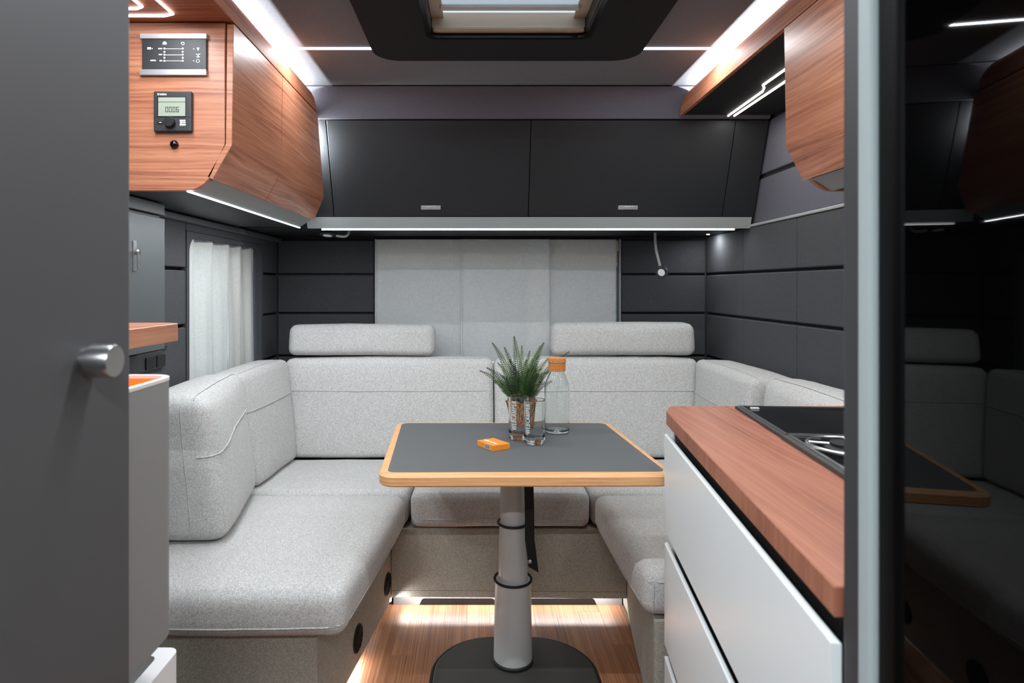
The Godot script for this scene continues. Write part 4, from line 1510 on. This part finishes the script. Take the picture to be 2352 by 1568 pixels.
func fern(c: Vector3) -> void:
	var o := thing("potted_fern", c, "green fern in a bark covered pot on the table", "plant")
	var pot := mb()
	var seg := 48
	var prof := [[0.040, 0.0], [0.042, 0.004], [0.0445, 0.03], [0.048, 0.06], [0.053, 0.085], [0.057, 0.094], [0.053, 0.096], [0.049, 0.085], [0.0001, 0.084]]
	pot.set_smooth_group(0)
	var ringp := []
	for p in prof.size():
		var row := []
		for k in seg:
			var a := TAU * k / seg
			var rr: float = prof[p][0] * (1.0 + 0.02 * sin(a * 9.0 + p) + 0.012 * sin(a * 23.0))
			var yy: float = prof[p][1] + (0.004 * sin(a * 7.0) if p >= 4 and p <= 6 else 0.0)
			row.append(c + Vector3(rr * cos(a), yy, rr * sin(a)))
		ringp.append(row)
	for p in prof.size() - 1:
		for k in seg:
			var l := (k + 1) % seg
			var q := [ringp[p][l], ringp[p][k], ringp[p + 1][k], ringp[p + 1][l]]
			for i in [0, 2, 1, 0, 3, 2]:
				pot.add_vertex(q[i])
	pot.generate_normals()
	part("pot", pot, M.bark, o)
	var so := mb()
	lathe(so, [Vector2(0.050, 0.084), Vector2(0.03, 0.089), Vector2(0.00001, 0.091)], c, 24)
	part("soil", so, M.soil, o)
	# fronds: tip offsets (x, height above the table, towards the viewer), length of leaflets, colour
	var F := [
		[-0.028, 0.325, 0.01, 0.021, 0], [-0.105, 0.300, 0.00, 0.018, 0], [0.080, 0.300, -0.01, 0.020, 0], [0.072, 0.285, -0.05, 0.018, 2], [-0.150, 0.205, 0.03, 0.017, 0],
		[-0.125, 0.210, -0.02, 0.018, 1], [-0.085, 0.225, -0.04, 0.016, 2], [0.005, 0.285, -0.06, 0.018, 2], [0.045, 0.240, -0.05, 0.019, 0], [0.098, 0.240, -0.03, 0.019, 2],
		[0.100, 0.195, -0.03, 0.019, 1], [0.178, 0.262, -0.06, 0.012, 0], [0.110, 0.160, -0.03, 0.018, 1], [-0.060, 0.280, -0.05, 0.017, 0], [-0.010, 0.150, 0.095, 0.016, 0],
		[0.040, 0.165, 0.085, 0.017, 1], [-0.060, 0.165, 0.075, 0.017, 1], [0.020, 0.215, 0.060, 0.018, 0], [-0.030, 0.225, 0.05, 0.019, 1], [0.065, 0.215, 0.045, 0.019, 0],
		[-0.095, 0.150, -0.06, 0.016, 1], [0.000, 0.190, -0.10, 0.016, 1], [0.070, 0.165, -0.09, 0.016, 1], [-0.075, 0.190, 0.03, 0.018, 1], [0.015, 0.245, 0.03, 0.018, 0], [-0.045, 0.245, 0.02, 0.017, 1], [0.05, 0.22, 0.055, 0.017, 0], [-0.10, 0.175, 0.05, 0.017, 0], [0.055, 0.20, 0.07, 0.017, 1], [0.06, 0.255, 0.0, 0.019, 0], [-0.045, 0.175, -0.08, 0.017, 1], [0.030, 0.270, -0.02, 0.017, 2],
	]
	for f in F:
		f[3] *= 1.35
		var root := c + Vector3(clampf(f[0] * 0.22, -0.03, 0.03), 0.086, clampf(f[2] * 0.25, -0.03, 0.03))
		var tip := c + Vector3(f[0], f[1], f[2])
		var mid := root.lerp(tip, 0.5) + Vector3(-f[0] * 0.22, 0.018 + 0.05 * absf(f[0]), -f[2] * 0.25)
		var st := mb()
		var lf := mb()
		var pts := []
		var n := 24
		for k in n + 1:
			var t := float(k) / n
			pts.append(root.lerp(mid, t).lerp(mid.lerp(tip, t), t))
		tube(st, pts, 0.0011, 5)
		var out := Vector3(f[0], 0, f[2])
		var face: Vector3 = Vector3(0, 0, 1) if out.length() < 0.01 else (UY * 0.35 * out.length() * 8 + Vector3(0, 0, 1)).normalized()
		var whole := root.distance_to(mid) + mid.distance_to(tip)
		var pairs := int(whole / 0.0068)
		for k in range(2, pairs):
			var t := float(k) / pairs
			var p := root.lerp(mid, t).lerp(mid.lerp(tip, t), t)
			var dir := ((mid - root).lerp(tip - mid, t)).normalized()
			var side := dir.cross(face).normalized()
			var up := side.cross(dir).normalized()
			var len: float = f[3] * pow(1.03 - t, 0.8) * clampf(t * 3.5, 0.45, 1.0) * 1.02 + 0.0016
			for s: float in [-1.0, 1.0]:
				var e: Vector3 = (side * s * 0.93 + dir * 0.34 + up * (-0.12 + 0.3 * wob.get_noise_3d(k * 9, s * 5, f[0] * 99))).normalized()
				var w := dir * (0.0028 * (1.1 - 0.5 * t))
				var m1 := p + e * len * 0.40
				var m2 := p + e * len * 0.80 + dir * 0.0004
				var tp := p + e * len + dir * 0.0012
				var keel := m1 + up * -0.0007
				var b1 := p + w * 0.45
				var b0 := p - w * 0.45
				for q in [[b0, keel, m1 - w], [m1 - w, keel, m2 - w * 0.75], [keel, tp, m2 - w * 0.75], [b1, m1 + w, keel], [m1 + w, m2 + w * 0.75, keel], [m2 + w * 0.75, tp, keel]]:
					if s > 0:
						tri(lf, q[0], q[1], q[2])
					else:
						tri(lf, q[0], q[2], q[1])
		var fr := part("frond", lf, [M.leaf, M.leaf_dark, M.leaf_light][f[4]], o)
		part("midrib", st, M.stem, fr)


# ------------------------------------------------------------------ kitchen
func K(s: float, t: float) -> Vector2:
	# s in from the front edge of the worktop, t along it
	return Vector2(0.377 + 0.112 * (t - 0.62) + s, t - 0.11 * s)


func kitchen() -> void:
	var o := thing("kitchen_unit", V(0.8, 0, 1.1), "white kitchen drawer unit with black finger gaps", "kitchen unit")
	var body := mb()
	upright(body, [K(0.022, 0.655), K(0.022, 1.562), Vector2(1.17, 1.60), Vector2(1.17, 0.66)], 0.002, 0.862)
	part("carcass", body, M.black, o)
	for y in [[0.592, 0.842], [0.300, 0.563], [0.02, 0.272]]:
		var st := mb()
		upright(st, [K(-0.003, 0.650), K(-0.003, 1.566), K(0.0075, 1.567), K(0.0075, 0.650)], y[0], y[1], 0.003)
		part("drawer_front", st, M.drawer_white, o)
	part("side_panel", slabbox(K(0.018, 1.563), Vector2(1.17, 1.602), 0.014, 0.002, 0.862), M.drawer_white, o)
	# worktop
	var w := mb()
	var far := K(0.0, 1.560)
	upright(w, Array(round_poly([K(0.0, 0.650), far, Vector2(far.x + 0.03, 1.628), Vector2(1.178, 1.630), Vector2(1.178, 0.650)], [0.0, 0.05, 0.03, 0.0, 0.0], 8)), 0.866, 0.9, 0.0015)
	tag(part("worktop", w, M.wood_top), "reddish wood kitchen worktop with a rounded corner", "worktop")
	# sink under a dark glass lid
	var s := thing("sink", V(0.9, 0.9, 1.45), "sink closed with a dark glass lid in a thin steel frame", "sink")
	var fo := mb()
	ring_prism(fo, PackedVector2Array([K(0.185, 1.302), K(0.185, 1.615), K(0.64, 1.62), K(0.64, 1.302)]), PackedVector2Array([K(0.200, 1.312), K(0.200, 1.606), K(0.625, 1.61), K(0.625, 1.312)]), UX, UD, 0.9004, 0.907)
	part("frame", fo, M.post_grey, s)
	var lip := mb()
	ring_prism(lip, PackedVector2Array([K(0.194, 1.307), K(0.194, 1.611), K(0.63, 1.615), K(0.63, 1.307)]), PackedVector2Array([K(0.200, 1.312), K(0.200, 1.606), K(0.625, 1.61), K(0.625, 1.312)]), UX, UD, 0.907, 0.9095)
	part("steel_edge", lip, M.steel, s)
	var lid := mb()
	upright(lid, [K(0.201, 1.313), K(0.201, 1.605), K(0.624, 1.609), K(0.624, 1.313)], 0.9004, 0.9052)
	part("glass_lid", lid, M.black_gloss, s)
	part("hinge", slabbox(K(0.215, 1.588), K(0.236, 1.590), 0.007, 0.905, 0.909), M.rim_white, s)
	# hob
	var h := thing("gas_hob", V(0.85, 0.9, 1.15), "black gas hob with steel burner rings in the worktop", "hob")
	var ho := mb()
	ring_prism(ho, PackedVector2Array([K(0.183, 0.98), K(0.183, 1.298), K(0.64, 1.298), K(0.64, 0.98)]), PackedVector2Array([K(0.205, 0.995), K(0.205, 1.280), K(0.62, 1.280), K(0.62, 0.995)]), UX, UD, 0.9004, 0.9085)
	part("frame", ho, M.plate_dark, h)
	var hr := mb()
	tube(hr, [V3(K(0.197, 0.985), 0.9085), V3(K(0.197, 1.288), 0.9085), V3(K(0.63, 1.288), 0.9085)], 0.004, 8)
	part("steel_edge", hr, M.steel, h)
	var tray := mb()
	upright(tray, [K(0.205, 0.995), K(0.205, 1.280), K(0.62, 1.280), K(0.62, 0.995)], 0.9003, 0.902)
	part("tray", tray, M.black_gloss, h)
	for c in [K(0.268, 1.20), K(0.48, 1.08)]:
		var bn := mb()
		lathe(bn, [Vector2(0.040, 0.0), Vector2(0.040, 0.008), Vector2(0.030, 0.012), Vector2(0.030, 0.017), Vector2(0.00001, 0.018)], V3(c, 0.902), 32)
		part("burner", bn, M.black, h)
		var gr := mb()
		var circ := []
		for k in 40:
			circ.append(V3(c, 0.913) + Vector3(0.068 * cos(TAU * k / 40), 0, 0.068 * sin(TAU * k / 40)))
		tube(gr, circ, 0.0040, 8, true)
		for k in 4:
			var a := TAU * k / 4 + 0.5
			var d := Vector3(cos(a), 0, sin(a))
			tube(gr, [V3(c, 0.913) + d * 0.068, V3(c, 0.914) + d * 0.03], 0.0035, 6)
			tube(gr, [V3(c, 0.913) + d * 0.068, V3(c, 0.903) + d * 0.069], 0.0035, 6)
		part("pan_ring", gr, M.steel, h)
	part("knob", slabbox(K(0.222, 1.255), K(0.242, 1.256), 0.018, 0.902, 0.914), M.black, h)


func V3(p: Vector2, y: float) -> Vector3:
	return V(p.x, y, p.y)


# an upright slab from plan point a to b
func slabbox(a: Vector2, b: Vector2, thick: float, y0: float, y1: float) -> SurfaceTool:
	var st := mb()
	var n := (b - a).normalized()
	var p := Vector2(-n.y, n.x) * thick / 2
	upright(st, [a - p, b - p, b + p, a + p], y0, y1, 0.001)
	return st


func tall_unit() -> void:
	var T := func(d: float, off: float) -> Vector2: return Vector2(0.317 + 0.105 * d + off, d)
	var o := thing("tall_cabinet", V(0.7, 0, 0.3), "tall cabinet with a black mirror glass door at the right edge", "cabinet")
	var b := mb()
	upright(b, [T.call(-0.25, 0.03), T.call(0.640, 0.03), Vector2(0.808, 0.62), Vector2(0.808, -0.25)], 0.0, 2.0)
	part("body", b, M.dark_plastic, o)
	var post := mb()
	upright(post, Array(round_poly([T.call(0.614, 0.006), T.call(0.645, 0.0), T.call(0.648, 0.04), T.call(0.614, 0.04)], [0.0, 0.006, 0.0, 0.0], 4)), 0.0, 2.0)
	part("post", post, M.post_grey, o)
	var strip_ := mb()
	upright(strip_, Array(round_poly([T.call(0.5875, 0.0), T.call(0.6125, 0.0), T.call(0.6125, 0.035), T.call(0.5875, 0.035)], [0.004, 0.004, 0.0, 0.0], 4)), 0.0, 2.0)
	part("aluminium_strip", strip_, M.alu_matt, o)
	var seal := mb()
	upright(seal, Array(round_poly([T.call(0.549, 0.006), T.call(0.5865, 0.006), T.call(0.5865, 0.035), T.call(0.549, 0.035)], [0.012, 0.004, 0.0, 0.0], 5)), 0.0, 2.0)
	part("door_seal", seal, M.seal_black, o)
	var door := mb()
	upright(door, [T.call(-0.25, 0.010), T.call(0.5485, 0.010), T.call(0.5485, 0.03), T.call(-0.25, 0.03)], 0.02, 1.995)
	part("glass_door", door, M.glass_black, o)


# ------------------------------------------------------------------ small lamps
func lamps() -> void:
	var o := thing("reading_lamp", V(0.845, 1.47, 2.90), "gooseneck reading lamp hanging right of the rear curtain", "lamp", "reading lamps")
	var st := mb()
	tube(st, curve([V(0.845, 1.475, 2.90), V(0.845, 1.44, 2.90), V(0.848, 1.39, 2.895), V(0.856, 1.345, 2.885), V(0.862, 1.315, 2.88)]), 0.0062, 10)
	part("gooseneck", st, M.lamp_stem, o)
	lamp_head(o, V(0.868, 1.286, 2.872), Vector3(-0.62, -0.30, 0.72), 0.031, 0.25)
	var l := thing("reading_lamp", V(-0.66, 1.47, 2.80), "reading lamp folded up under the cabinet at the left rear corner", "lamp", "reading lamps")
	var s2 := mb()
	tube(s2, curve([V(-0.59, 1.475, 2.80), V(-0.595, 1.455, 2.79), V(-0.612, 1.447, 2.785), V(-0.645, 1.451, 2.78)]), 0.0062, 10)
	part("gooseneck", s2, M.lamp_stem, l)
	lamp_head(l, V(-0.683, 1.456, 2.775), Vector3(-0.05, -1.0, 0.16), 0.037, 0.0)
	var cl := thing("corner_light", V(1.125, 1.468, 2.975), "small bright downlight under the rear cabinet at the right wall", "lamp")
	var cb := mb()
	disc(cb, V(1.125, 1.4735, 2.975), Vector3(0, -1, 0), 0.008, 0.003, 20, 0.001)
	part("lens", cb, M.led, cl)
	area(cl, V(1.125, 1.4695, 2.975), Vector3(0.12, -1, 0), UX, 0.014, 0.014, 0.8)
	# small floor spot in the corner of the plinth
	var f := thing("floor_spot", V(-0.335, 0.05, 2.29), "tiny bright floor spot at the left end of the plinth", "lamp")
	var sp := mb()
	lathe(sp, [Vector2(0.007, 0), Vector2(0.007, 0.006), Vector2(0.005, 0.008), Vector2(0.00001, 0.008)], V(-0.330, 0.050, 2.275), 16, false, spin_to(Vector3(1, -0.1, 0.35)))
	part("lens", sp, M.led, f)
	var s := SpotLight3D.new()
	s.name = "spot_light"
	s.light_energy = 0.05
	s.spot_angle = 60.0
	s.spot_range = 6.0
	s.spot_attenuation = 2.0
	s.light_size = 0.006
	s.shadow_enabled = true
	f.add_child(s, true)
	s.look_at_from_position(V(-0.318, 0.049, 2.271), V(0.3, -0.02, 2.2))


func lamp_head(o: Node3D, c: Vector3, dir: Vector3, r: float, watts: float) -> void:
	var bas := spin_to(dir)
	var st := mb()
	lathe(st, [Vector2(0.00001, -0.014), Vector2(r * 0.55, -0.013), Vector2(r * 0.9, -0.008), Vector2(r, -0.001), Vector2(r * 0.98, 0.004), Vector2(r * 0.75, 0.007), Vector2(r * 0.6, 0.0055), Vector2(0.00001, 0.005)], c, 32, false, bas)
	part("head", st, M.dark_plastic, o)
	var ln := mb()
	lathe(ln, [Vector2(r * 0.56, 0.005), Vector2(r * 0.54, 0.0075), Vector2(0.00001, 0.008)], c, 28, false, bas)
	part("lens", ln, M.print_white, o)
